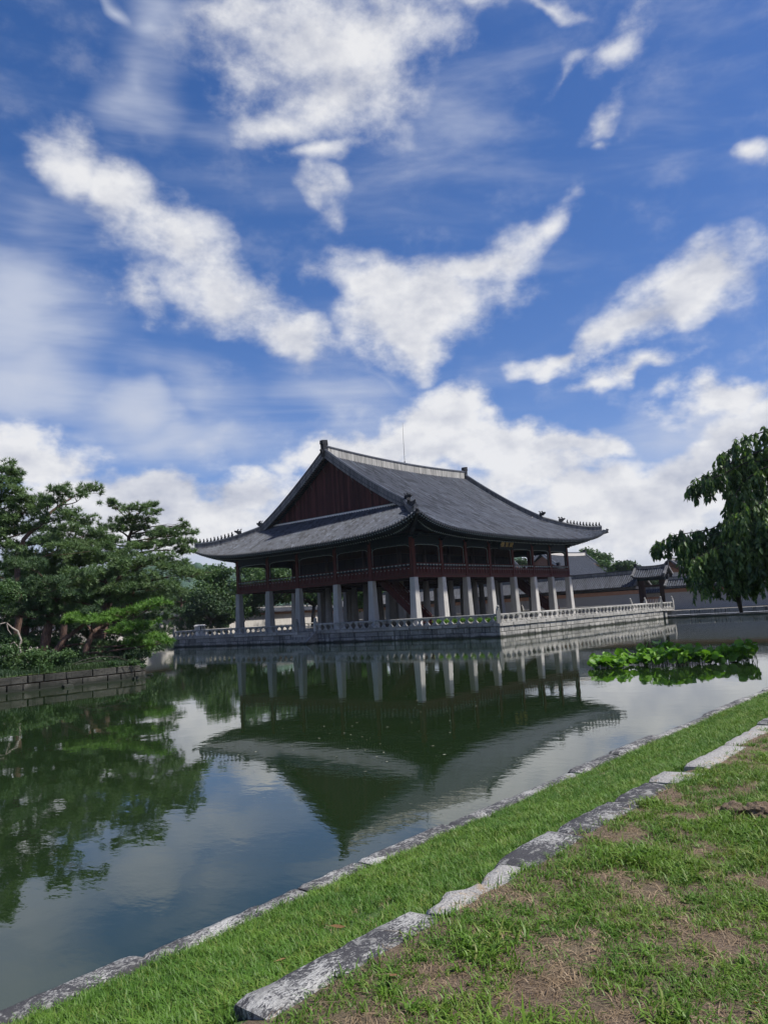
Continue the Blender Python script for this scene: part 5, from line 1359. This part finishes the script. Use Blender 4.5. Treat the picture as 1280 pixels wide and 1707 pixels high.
broadleaf('dark tree behind the tall leaning pine', at2(80, 140), 13.0, 6.5, 49, 'leaf_dark', 28, .65, 28, low=.05)
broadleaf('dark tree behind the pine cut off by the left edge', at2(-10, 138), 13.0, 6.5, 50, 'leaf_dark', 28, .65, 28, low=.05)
broadleaf('round-topped tree rising behind the large hall roof', at2(990, 172), 14.6, 3.6, 51, 'leaf_mid', 22, .6, 60, low=.3, grp='trees behind the palace halls')
broadleaf('bushy tree to the right of the hall ridge', at2(1018, 165), 10.6, 3.6, 52, 'leaf_mid', 22, .6, 60, low=.2, grp='trees behind the palace halls')
broadleaf('dark conifer-like tree at the end of the hall roof', at2(1046, 160), 10.0, 3.0, 53, 'leaf_dark', 20, .6, 70, low=.2, grp='trees behind the palace halls')
broadleaf('low tree top showing over the gate roof', at2(1080, 165), 8.6, 3.6, 54, 'leaf_dark', 16, .6, 40, low=.2, grp='trees behind the palace halls')
broadleaf('tree whose top shows through the upper storey openings', at2(862, 185), 14.2, 3.4, 55, 'leaf_dark', 18, .6, 50, low=.3, grp='trees behind the palace halls')

# ------------------------------------------------------------------ drooping tree on the near shore
def drooping_tree():
    rng = np.random.default_rng(8); b = np.array([-25.5, -46.6, ZG])
    t = thing('drooping_tree', 'dark broad-leaved tree with drooping boughs over the water at the right', 'tree', tuple(b)); m = MB()
    crown = b+np.array([-.4, 1.5, 6.2]); m.tube([b, b+np.array([.1, .3, 2]), b+np.array([-.1, .8, 4]), crown, crown+np.array([0, .3, 2.2])], [.42, .34, .30, .24, .10], 9)
    LP, LD, LS = [], [], []
    def twig(p, L, lean):
        """hanging twig with alternate leaves"""
        n = max(2, int(L/.075)); q = p.copy(); pts = [q.copy()]; d = np.array([lean[0], lean[1], .10])
        for k in range(n):
            d = d*.78+np.array([0, 0, -.22])+rng.normal(size=3)*.05; q = q+d/np.linalg.norm(d)*(L/n); pts.append(q.copy())
            for s in (-1, 1):
                if rng.random() < .12: continue
                side = np.array([rng.normal(), rng.normal(), 0]); side /= np.linalg.norm(side)+1e-6
                LP.append(q+side*.02); LD.append(side*.42*s+np.array([0, 0, -1.0])+rng.normal(size=3)*.18); LS.append(rng.uniform(.75, 1.2))
        m.tube([tuple(x) for x in pts], list(np.linspace(.008, .003, len(pts))), 3, caps=False)
    def bough(path, D, l0, l1, n, r=.05, jit=.25):
        """path in sightings; twig length runs from l0 (root) to l1 (tip)"""
        P = [spot(x+rng.normal()*2, y+4+rng.normal()*3, D+rng.normal()*.15) for x, y in path]; zr = min(max(P[0][2]-.6, 3.0), 7.4); root = b+np.array([-.3, 1.2, 0]); root[2] = zr; P = [root, root*.5+P[0]*.5+np.array([0, 0, .45])]+P
        fine = []
        for k in range(len(P)-1):
            for q in np.linspace(0, 1, 5)[:-1]: fine.append(P[k]*(1-q)+P[k+1]*q)
        fine.append(P[-1]); m.tube([tuple(x) for x in fine], list(np.linspace(r, .01, len(fine))), 6)
        inner = np.array(fine[3:9]); fine = np.array(fine[8:]); seg = np.linspace(0, len(fine)-1.001, int(n*.62))
        for s in np.linspace(0, len(inner)-1.001, 16):
            i = int(s); a = rng.uniform(0, 6.28); twig(inner[i]*(1-(s-i))+inner[i+1]*(s-i)+rng.normal(size=3)*np.array([.4, .4, .1]), l0*rng.uniform(.6, 1.1), (math.cos(a)*.5, math.sin(a)*.5))
        for s in seg:
            i = int(s); p = fine[i]*(1-(s-i))+fine[i+1]*(s-i); f = s/(len(fine)-1)
            L = (l0+(l1-l0)*f)*rng.uniform(.6, 1.15)
            a = rng.uniform(0, 6.28); twig(p+(rng.normal(size=3)*np.array([jit, jit, .10])+np.array([0, 0, .07]))*(1-.5*f), max(.18, L), (math.cos(a)*.5, math.sin(a)*.5))
    # upper bough with its ragged tip
    bough([(1300, 712), (1250, 730), (1210, 748), (1190, 762)], 35, 1.6, .9, 60)
    bough([(1270, 745), (1225, 765), (1190, 782), (1165, 793), (1143, 806)], 34.5, 1.2, .5, 55, .05, .18)
    bough([(1240, 770), (1200, 790), (1172, 803), (1157, 812)], 34.2, .9, .85, 26, .03, .1)
    # shoulder and body
    for k, (D, path, l0, l1, n) in enumerate([
        (35.5, [(1300, 745), (1255, 755), (1228, 772), (1214, 800)], 1.8, 1.2, 60), (34, [(1300, 770), (1260, 780), (1235, 800), (1216, 832)], 1.8, 1.3, 60),
        (36.5, [(1300, 800), (1260, 810), (1232, 828), (1212, 852)], 2.0, 1.4, 60), (33, [(1310, 820), (1270, 832), (1240, 850), (1216, 868)], 2.0, 1.6, 60),
        (35, [(1300, 850), (1250, 852), (1215, 862), (1182, 874), (1150, 884), (1120, 894), (1100, 903), (1088, 914)], 2.6, .22, 130),
        (34, [(1290, 870), (1240, 872), (1200, 880), (1165, 890), (1140, 900)], 2.6, 1.3, 100), (36, [(1290, 880), (1245, 884), (1205, 892), (1170, 902), (1138, 918)], 2.3, 1.6, 90),
        (33, [(1300, 890), (1255, 895), (1215, 905), (1180, 915), (1150, 930)], 2.2, 1.5, 80), (35, [(1300, 915), (1255, 918), (1220, 925), (1185, 935)], 1.7, 1.5, 60),
        (34, [(1305, 935), (1265, 938), (1235, 945)], 1.4, 1.2, 40), (37.5, [(1310, 830), (1275, 850), (1245, 890)], 2.2, 2.0, 40)]):
        bough(path, D, l0, l1, n, .045)
    # the far side of the crown, over the lawn
    for k in range(18):
        a = 2*math.pi*k/18+rng.normal()*.12; hz = rng.uniform(3.6, 7.2); Ln = rng.uniform(2.6, 4.2); r0 = b+np.array([-.2, 1.0, hz-ZG]); e = r0+np.array([math.cos(a)*Ln, math.sin(a)*Ln, rng.uniform(-.6, .6)])
        pts = bez(r0, (r0+e)/2+np.array([0, 0, 1.1]), e, 9); m.tube(pts, list(np.linspace(.06, .012, 9)), 6)
        for q in np.linspace(1.5, 7.99, 26):
            i = int(q); p = np.array(pts[i])*(1-(q-i))+np.array(pts[min(8, i+1)])*(q-i); az = rng.uniform(0, 6.28); twig(p+rng.normal(size=3)*np.array([.3, .3, .08]), rng.uniform(.7, 1.7), (math.cos(az)*.5, math.sin(az)*.5))
    # bare stub hanging below the leaves
    S = [spot(x, y, 35.5) for x, y in ((1215, 930), (1222, 962), (1227, 985), (1231, 1003), (1235, 1021))]
    m.tube([tuple(x) for x in S], [.10, .13, .14, .10, .07], 7); m.tube([tuple(x) for x in (spot(1226, 975, 35.5), spot(1216, 985, 35.5), spot(1211, 996, 35.5))], [.06, .04, .02], 5)
    m.build('trunk', 'bark_dark', t, smooth=True)
    tv = np.array([(0, 0, 0), (-.5, .12, .35), (-.42, .10, .75), (0, 0, 1.15), (.42, .10, .75), (.5, .12, .35), (0, -.03, .4), (0, -.04, .8)])*np.array([.105, .12, .25])
    tf = np.array([(0, 6, 1), (1, 6, 7), (1, 7, 2), (2, 7, 3), (3, 7, 4), (4, 7, 5), (5, 7, 6), (5, 6, 0)])
    P, D_, S_ = np.array(LP), np.array(LD), np.array(LS)
    V, F = scatter(tv, tf, P, basis(D_, rng), S_); link('crown', npmesh('crown', V, F, 'drooping_leaf'), t)
drooping_tree()

# ------------------------------------------------------------------ lotus bed
def lotus():
    rng = np.random.default_rng(4); t = thing('lotus_bed', 'bright green bed of lotus leaves standing out of the pond', 'lotus', (-31, -37, ZW))
    def leafmesh(seed):
        r = np.random.default_rng(seed); m = MB(); n = 14; c = (0, 0, 0); rim = []; midr = []
        for k in range(n):
            a = 2*math.pi*k/n; w = 1+.06*r.normal(); z = .16+.10*math.sin(2*a+seed)+.05*r.normal()
            rim.append((math.cos(a)*w, math.sin(a)*w, z)); midr.append((math.cos(a)*.5, math.sin(a)*.5, .045+.02*math.sin(2*a+seed)))
        for k in range(n):
            j = (k+1) % n; m.tri(c, midr[k], midr[j]); m.quad(midr[k], rim[k], rim[j], midr[j])
        return m.mesh('leaf', 'lotus_leaf', True)
    lib = [leafmesh(s) for s in range(6)]; stems = MB()
    A, B = np.array([-34.0, -34.8]), np.array([-30.6, -40.9]); back = np.array([.83, .40])
    for k in range(290):
        u = rng.uniform(.06, .94); w = rng.uniform(0, 1)
        dep = 2.6*(.45+.55*math.sin(math.pi*min(1, u*1.15+.05))) if u < .75 else 1.5
        p = A+(B-A)*u+back*(w*dep+(.9 if u > .75 else 0))+rng.normal(size=2)*.12
        hmax = .42+.40*math.exp(-((u-.48)/.16)**2)+.40*math.exp(-((u-.93)/.10)**2)
        if .24 < u < .30 and w < .5: continue
        z = ZW+.10+hmax*rng.uniform(.2, 1.0)*(.65+.35*w); r = rng.uniform(.11, .20)
        o = link('leaf', lib[k % 6], t, (p[0], p[1], z)); tl = rng.uniform(.15, 1.25)
        az = rng.uniform(0, 6.28); o.rotation_euler = (tl*math.cos(az), tl*math.sin(az), rng.uniform(0, 6.28)); o.scale = (r, r, r)
        stems.tube([(p[0]+rng.normal()*.08, p[1]+rng.normal()*.08, ZW-.1), (p[0], p[1], z)], .010, 4)
    V0 = np.array([v.co[:] for v in lib[0].vertices]); lib[0].calc_loop_triangles(); F0 = np.array([tr.vertices[:] for tr in lib[0].loop_triangles]); P2, S2 = [], []
    for k in range(330):
        u = rng.uniform(.06, .94); w = rng.uniform(.1, 1); dep = 2.4*(.45+.55*math.sin(math.pi*min(1, u*1.15+.05))) if u < .75 else 1.4
        p = A+(B-A)*u+back*(w*dep+(.9 if u > .75 else 0)); hmax = .42+.40*math.exp(-((u-.48)/.16)**2)+.40*math.exp(-((u-.93)/.10)**2)
        if .24 < u < .30 and w < .5: continue
        P2.append((p[0], p[1], ZW+.06+hmax*rng.uniform(.05, .75))); S2.append(rng.uniform(.09, .17))
    P2 = np.array(P2); Vv, Ff = scatter(V0, F0, P2, basis(np.tile([0, 0, 1.0], (len(P2), 1))+.55*rng.normal(size=P2.shape), rng), np.array(S2))
    tag(link('lower_leaves', npmesh('lower_leaves', Vv, Ff, 'lotus_leaf'), t), kind='stuff')
    tag(stems.build('stems', 'leaf_mid', t), kind='stuff')
lotus()
def floating():
    rng = np.random.default_rng(14); tv = np.array([(-1, 0, 0), (0, -.45, .05), (1, 0, 0), (0, .45, .03)]); tf = np.array([(0, 1, 2), (0, 2, 3)]); P = []
    for k in range(95):
        px = rng.normal(600, 110) if k < 120 else rng.uniform(300, 1000); py = rng.normal(1205, 45) if k < 120 else rng.uniform(1150, 1390)
        d = _f+_r*(px-640)/F_PX-_u*(py-853.5)/F_PX
        if d[2] > -.01: continue
        q = CAM+(ZW+.012-CAM[2])/d[2]*d
        if q[1] > -43 and not (TX0-1 < q[0] and q[1] > TY0-.5): P.append(q)
    P = np.array(P); M = basis(np.tile([0, 0, 1.0], (len(P), 1))+.05*rng.normal(size=P.shape), rng)
    V, F = scatter(tv, tf, P, M, rng.uniform(.012, .042, len(P)))
    tag(link('floating_leaves', npmesh('floating_leaves', V, F, 'petal')), 'pale fallen leaves and petals drifting on the pond', 'fallen leaves', kind='stuff')
floating()
def corner_plants():
    rng = np.random.default_rng(15); t = thing('terrace_plants', 'sunlit yellow-green leaves showing through the balustrade near the corner', 'plant', (TX0+.9, -8, ZT))
    PP = [((TX0+.75+rng.uniform(0, .3), -10.6+k*.62, ZT+.34+rng.uniform(-.08, .08)), .34, .26) for k in range(12)]
    m = MB()
    for (c, a, b) in PP: m.tube([(c[0], c[1], ZT), c], [.02, .01], 4)
    m.build('stems', 'bark_dark', t); pads_mesh('foliage', PP, .14, 700, SPRIG, 'lotus_leaf', t, 3, .2)
corner_plants()

# ------------------------------------------------------------------ grass
def tuft_mesh(name, seed, n, h, spread, w, matname, lean=.5, flat=0.0):
    rng = np.random.default_rng(seed); V, F = [], []
    for k in range(n):
        a = rng.uniform(0, 6.28); r = spread*rng.uniform(0, 1)**.5; base = np.array([math.cos(a)*r, math.sin(a)*r, -.01]); b = rng.uniform(0, 6.28)
        d = np.array([math.cos(b), math.sin(b), 0]); s = np.array([-d[1], d[0], 0]); H = h*rng.uniform(.55, 1.15); ln = lean*rng.uniform(.3, 1.3); ww = w*rng.uniform(.7, 1.2)
        p0, p1, p2 = base, base+d*H*ln*.35+np.array([0, 0, H*(.6-flat*.4)]), base+d*H*ln*1.15+np.array([0, 0, H*(1.0-.25*ln)*(1-flat*.8)])
        i = len(V); V += [tuple(p0-s*ww), tuple(p0+s*ww), tuple(p1+s*ww*.8), tuple(p1-s*ww*.8), tuple(p2)]; F += [(i, i+1, i+2), (i, i+2, i+3), (i+3, i+2, i+4)]
    return npmesh(name, np.array(V), np.array(F), matname)
def grass_field(name, label, pts, scl, variants, seed):
    rng = np.random.default_rng(seed); n = len(pts); me = bpy.data.meshes.new(name); me.vertices.add(n); me.vertices.foreach_set('co', np.asarray(pts, np.float32).ravel())
    a = me.attributes.new('scl', 'FLOAT', 'POINT'); a.data.foreach_set('value', np.asarray(scl, np.float32))
    a = me.attributes.new('idx', 'INT', 'POINT'); a.data.foreach_set('value', rng.integers(0, len(variants), n).astype(np.int32))
    a = me.attributes.new('rot', 'FLOAT_VECTOR', 'POINT'); ro = np.zeros((n, 3), np.float32); ro[:, 2] = rng.uniform(0, 6.28, n); ro[:, :2] = rng.normal(size=(n, 2))*.12; a.data.foreach_set('vector', ro.ravel())
    c = bpy.data.collections.new(name+'_tufts')
    for k, v in enumerate(variants): c.objects.link(bpy.data.objects.new('%s_tuft_%02d' % (name, k), v))
    o = link(name, me); tag(o, label, 'grass', kind='stuff')
    ng = bpy.data.node_groups.new(name, 'GeometryNodeTree'); ng.interface.new_socket('Geometry', in_out='INPUT', socket_type='NodeSocketGeometry'); ng.interface.new_socket('Geometry', in_out='OUTPUT', socket_type='NodeSocketGeometry')
    N = ng.nodes; gi = N.new('NodeGroupInput'); go = N.new('NodeGroupOutput'); ip = N.new('GeometryNodeInstanceOnPoints'); ci = N.new('GeometryNodeCollectionInfo')
    ci.inputs['Collection'].default_value = c; ci.inputs['Separate Children'].default_value = True; ci.inputs['Reset Children'].default_value = True
    def na(nm, ty):
        q = N.new('GeometryNodeInputNamedAttribute'); q.data_type = ty; q.inputs[0].default_value = nm; return q.outputs[0]
    L = ng.links; L.new(gi.outputs[0], ip.inputs['Points']); L.new(ci.outputs[0], ip.inputs['Instance']); ip.inputs['Pick Instance'].default_value = True
    L.new(na('idx', 'INT'), ip.inputs['Instance Index']); L.new(na('rot', 'FLOAT_VECTOR'), ip.inputs['Rotation']); L.new(na('scl', 'FLOAT'), ip.inputs['Scale']); L.new(ip.outputs[0], go.inputs[0])
    md = o.modifiers.new('scatter', 'NODES'); md.node_group = ng
    return o
def fld(x, y, f, s=0): return noise.noise((x*f+s, y*f-s, s*.37))
def grasses():
    rng = np.random.default_rng(77)
    lush = [tuft_mesh('lush', 100+k, 15, .072, .05, .0030, 'grass_lush', .85) for k in range(6)]
    worn = [tuft_mesh('worn', 200+k, 14, .054, .05, .0031, 'grass_worn', 1.05) for k in range(6)]
    dry = [tuft_mesh('dry', 300+k, 8, .075, .05, .0022, 'grass_dry', 1.3, .8) for k in range(4)]
    # bank slope
    P, S = [], []
    for (xa, xb, den, sc) in ((-61.5, -52, 620, 1.0), (-52, -44, 330, 1.15), (-44, -30, 150, 1.5), (-30, 5, 45, 2.2)):
        n = int((xb-xa)*2.05*den); X = rng.uniform(xa, xb, n); Y = rng.uniform(-45.64, -43.55, n)
        for x, y in zip(X, Y):
            if y > -43.63 and rng.random() < .5: continue
            thin = fld(x, y, .9, 3)
            if thin > .42 and rng.random() < .6: continue
            P.append((x, y, LAWN(x, y)-.004)); S.append(sc*rng.uniform(.7, 1.2)*(1+.3*fld(x, y, .6, 8)))
    grass_field('bank_grass', 'lush green grass on the slope between the two kerbs', P, S, lush, 1)
    # trodden lawn
    stones = [(-60.9, -54.2), (-53.95, 20)]
    P, S, Q, T = [], [], [], []
    for (xa, xb, den, sc) in ((-61, -53, 640, 1.0), (-53, -45, 330, 1.2), (-45, -25, 90, 1.8)):
        ylo = -48.4; n = int((xb-xa)*(-45.85-ylo)*den); X = rng.uniform(xa, xb, n); Y = rng.uniform(ylo, -45.84, n)
        for x, y in zip(X, Y):
            if y > -45.95 and rng.random() < .55: continue
            v = fld(x, y, 2.1, 5)+.7*fld(x, y, 5.3, 11)
            if v > -.11+.2*rng.normal():
                P.append((x, y, LAWN(x, y)-.004)); S.append(sc*rng.uniform(.6, 1.25)*(1+1.3*max(0, fld(x, y, 3.1, 2))))
            elif rng.random() < .85:
                Q.append((x, y, LAWN(x, y)-.002)); T.append(sc*rng.uniform(.6, 1.2))
    grass_field('lawn_grass', 'patchy short green grass on the trodden lawn', P, S, worn, 2)
    for k in range(1700):
        x = -61.5+18*rng.uniform()**1.4; y = rng.uniform(-45.6, -43.6)
        if fld(x, y, .9, 3) > .15: Q.append((x, y, LAWN(x, y)+.004)); T.append(rng.uniform(.6, 1.1))
    grass_field('dry_thatch', 'dry straw-coloured thatch lying on the bare soil', Q, T, dry, 3)
    # broad-bladed weeds among the turf
    weed = [tuft_mesh('weed', 500+k, 9, .10, .025, .0075, 'grass_worn', 1.1, .2) for k in range(4)]; P, S = [], []
    for k in range(330):
        x = -61+13*rng.uniform()**1.3; y = rng.uniform(-48.4, -43.8)
        if -45.95 < y < -45.55: continue
        P.append((x, y, LAWN(x, y)-.004)); S.append(rng.uniform(.4, .85))
    grass_field('lawn_weeds', 'broad-bladed weeds dotted through the turf', P, S, weed, 5)
    # tufts creeping over the broken kerb and island turf
    P, S = [], []
    for k in range(5200):
        x = rng.uniform(-56, -38.8); y = rng.uniform(-11.1, -3); P.append((x, y, ISL_Z-.03+.45*min(1, (y+11.2)/6)*min(1, (-38.4-x)/6))); S.append(rng.uniform(2.0, 4.2))
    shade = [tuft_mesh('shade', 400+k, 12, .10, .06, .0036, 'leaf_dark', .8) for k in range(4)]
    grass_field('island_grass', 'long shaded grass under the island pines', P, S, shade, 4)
grasses()
def litter():
    rng = np.random.default_rng(31)
    def leaf_obj(label, x, y, s, mt, rz, group=None):
        m = MB(); pts = [(-1, 0, .02), (-.4, -.42, .10), (.4, -.36, .06), (1, 0, .16), (.4, .36, .12), (-.4, .42, .05)]
        for k in range(6): m.tri((0, 0, .0), pts[k], pts[(k+1) % 6])
        m.bar((-1, 0, .02), (-1.5, .1, .04), .05, .04)
        o = m.build('fallen_leaf', mt, loc=(x, y, LAWN(x, y)+.045)); o.scale = (s, s, s); o.rotation_euler = (rng.normal()*.3, rng.normal()*.3, rz); tag(o, label, 'leaf', group)
    p = lambda px, py, z: tuple((lambda d: CAM+(z-CAM[2])/d[2]*d)(_f+_r*(px-640)/F_PX-_u*(py-853.5)/F_PX))
    for px, py, s, lab in ((562, 1528, .05, 'curled brown leaf lying in the bank grass near the water'), (465, 1590, .045, 'dry brown leaf in the bank grass beside the long kerb stone'), (657, 1650, .035, 'brown dead leaf on bare soil below the kerb')):
        q = p(px, py, -.85 if px < 600 else ZG); leaf_obj(lab, q[0], q[1], s, 'dead_leaf', rng.uniform(0, 6))
    q = p(1262, 1700, ZG); leaf_obj('yellow fallen leaf at the bottom right corner of the lawn', q[0], q[1], .035, 'yellow_leaf', .3)
    for k, (px, py, s, lab) in enumerate(((1222, 1358, .085, 'crumbly brown clod of turned soil on the lawn'), (1268, 1362, .10, 'dark soil clod at the right edge of the lawn'))):
        q = p(px, py, ZG); bm = bmesh.new(); bmesh.ops.create_icosphere(bm, subdivisions=3, radius=s)
        for v in bm.verts: v.co *= 1+.45*noise.noise(v.co*22+Vector((k*9, 0, 0))); v.co.z *= .65
        me = bpy.data.meshes.new('soil_clod'); bm.to_mesh(me); bm.free(); me.materials.append(MATS['soil']); o = link('soil_clod', me, None, (q[0], q[1], LAWN(q[0], q[1])+s*.3)); tag(o, lab, 'soil')
litter()

# ------------------------------------------------------------------ thin summer haze
def haze():
    m = MB(); m.box(-140, 1500, -140, 1500, ZW-1.2, 88)
    mt = bpy.data.materials.new('haze'); mt.use_nodes = True; t = NT(mt.node_tree); t.n.clear()
    out = t.node('ShaderNodeOutputMaterial'); v = t.node('ShaderNodeVolumePrincipled'); t.l.new(v.outputs[0], out.inputs['Volume'])
    v.inputs['Color'].default_value = (.78, .88, 1.0, 1); v.inputs['Density'].default_value = .00011; v.inputs['Anisotropy'].default_value = .2
    MATS['haze'] = mt
    tag(m.build('haze', 'haze'), 'thin bluish summer haze in the air', 'haze', kind='stuff')
haze()
SC.cycles.volume_bounces = 0
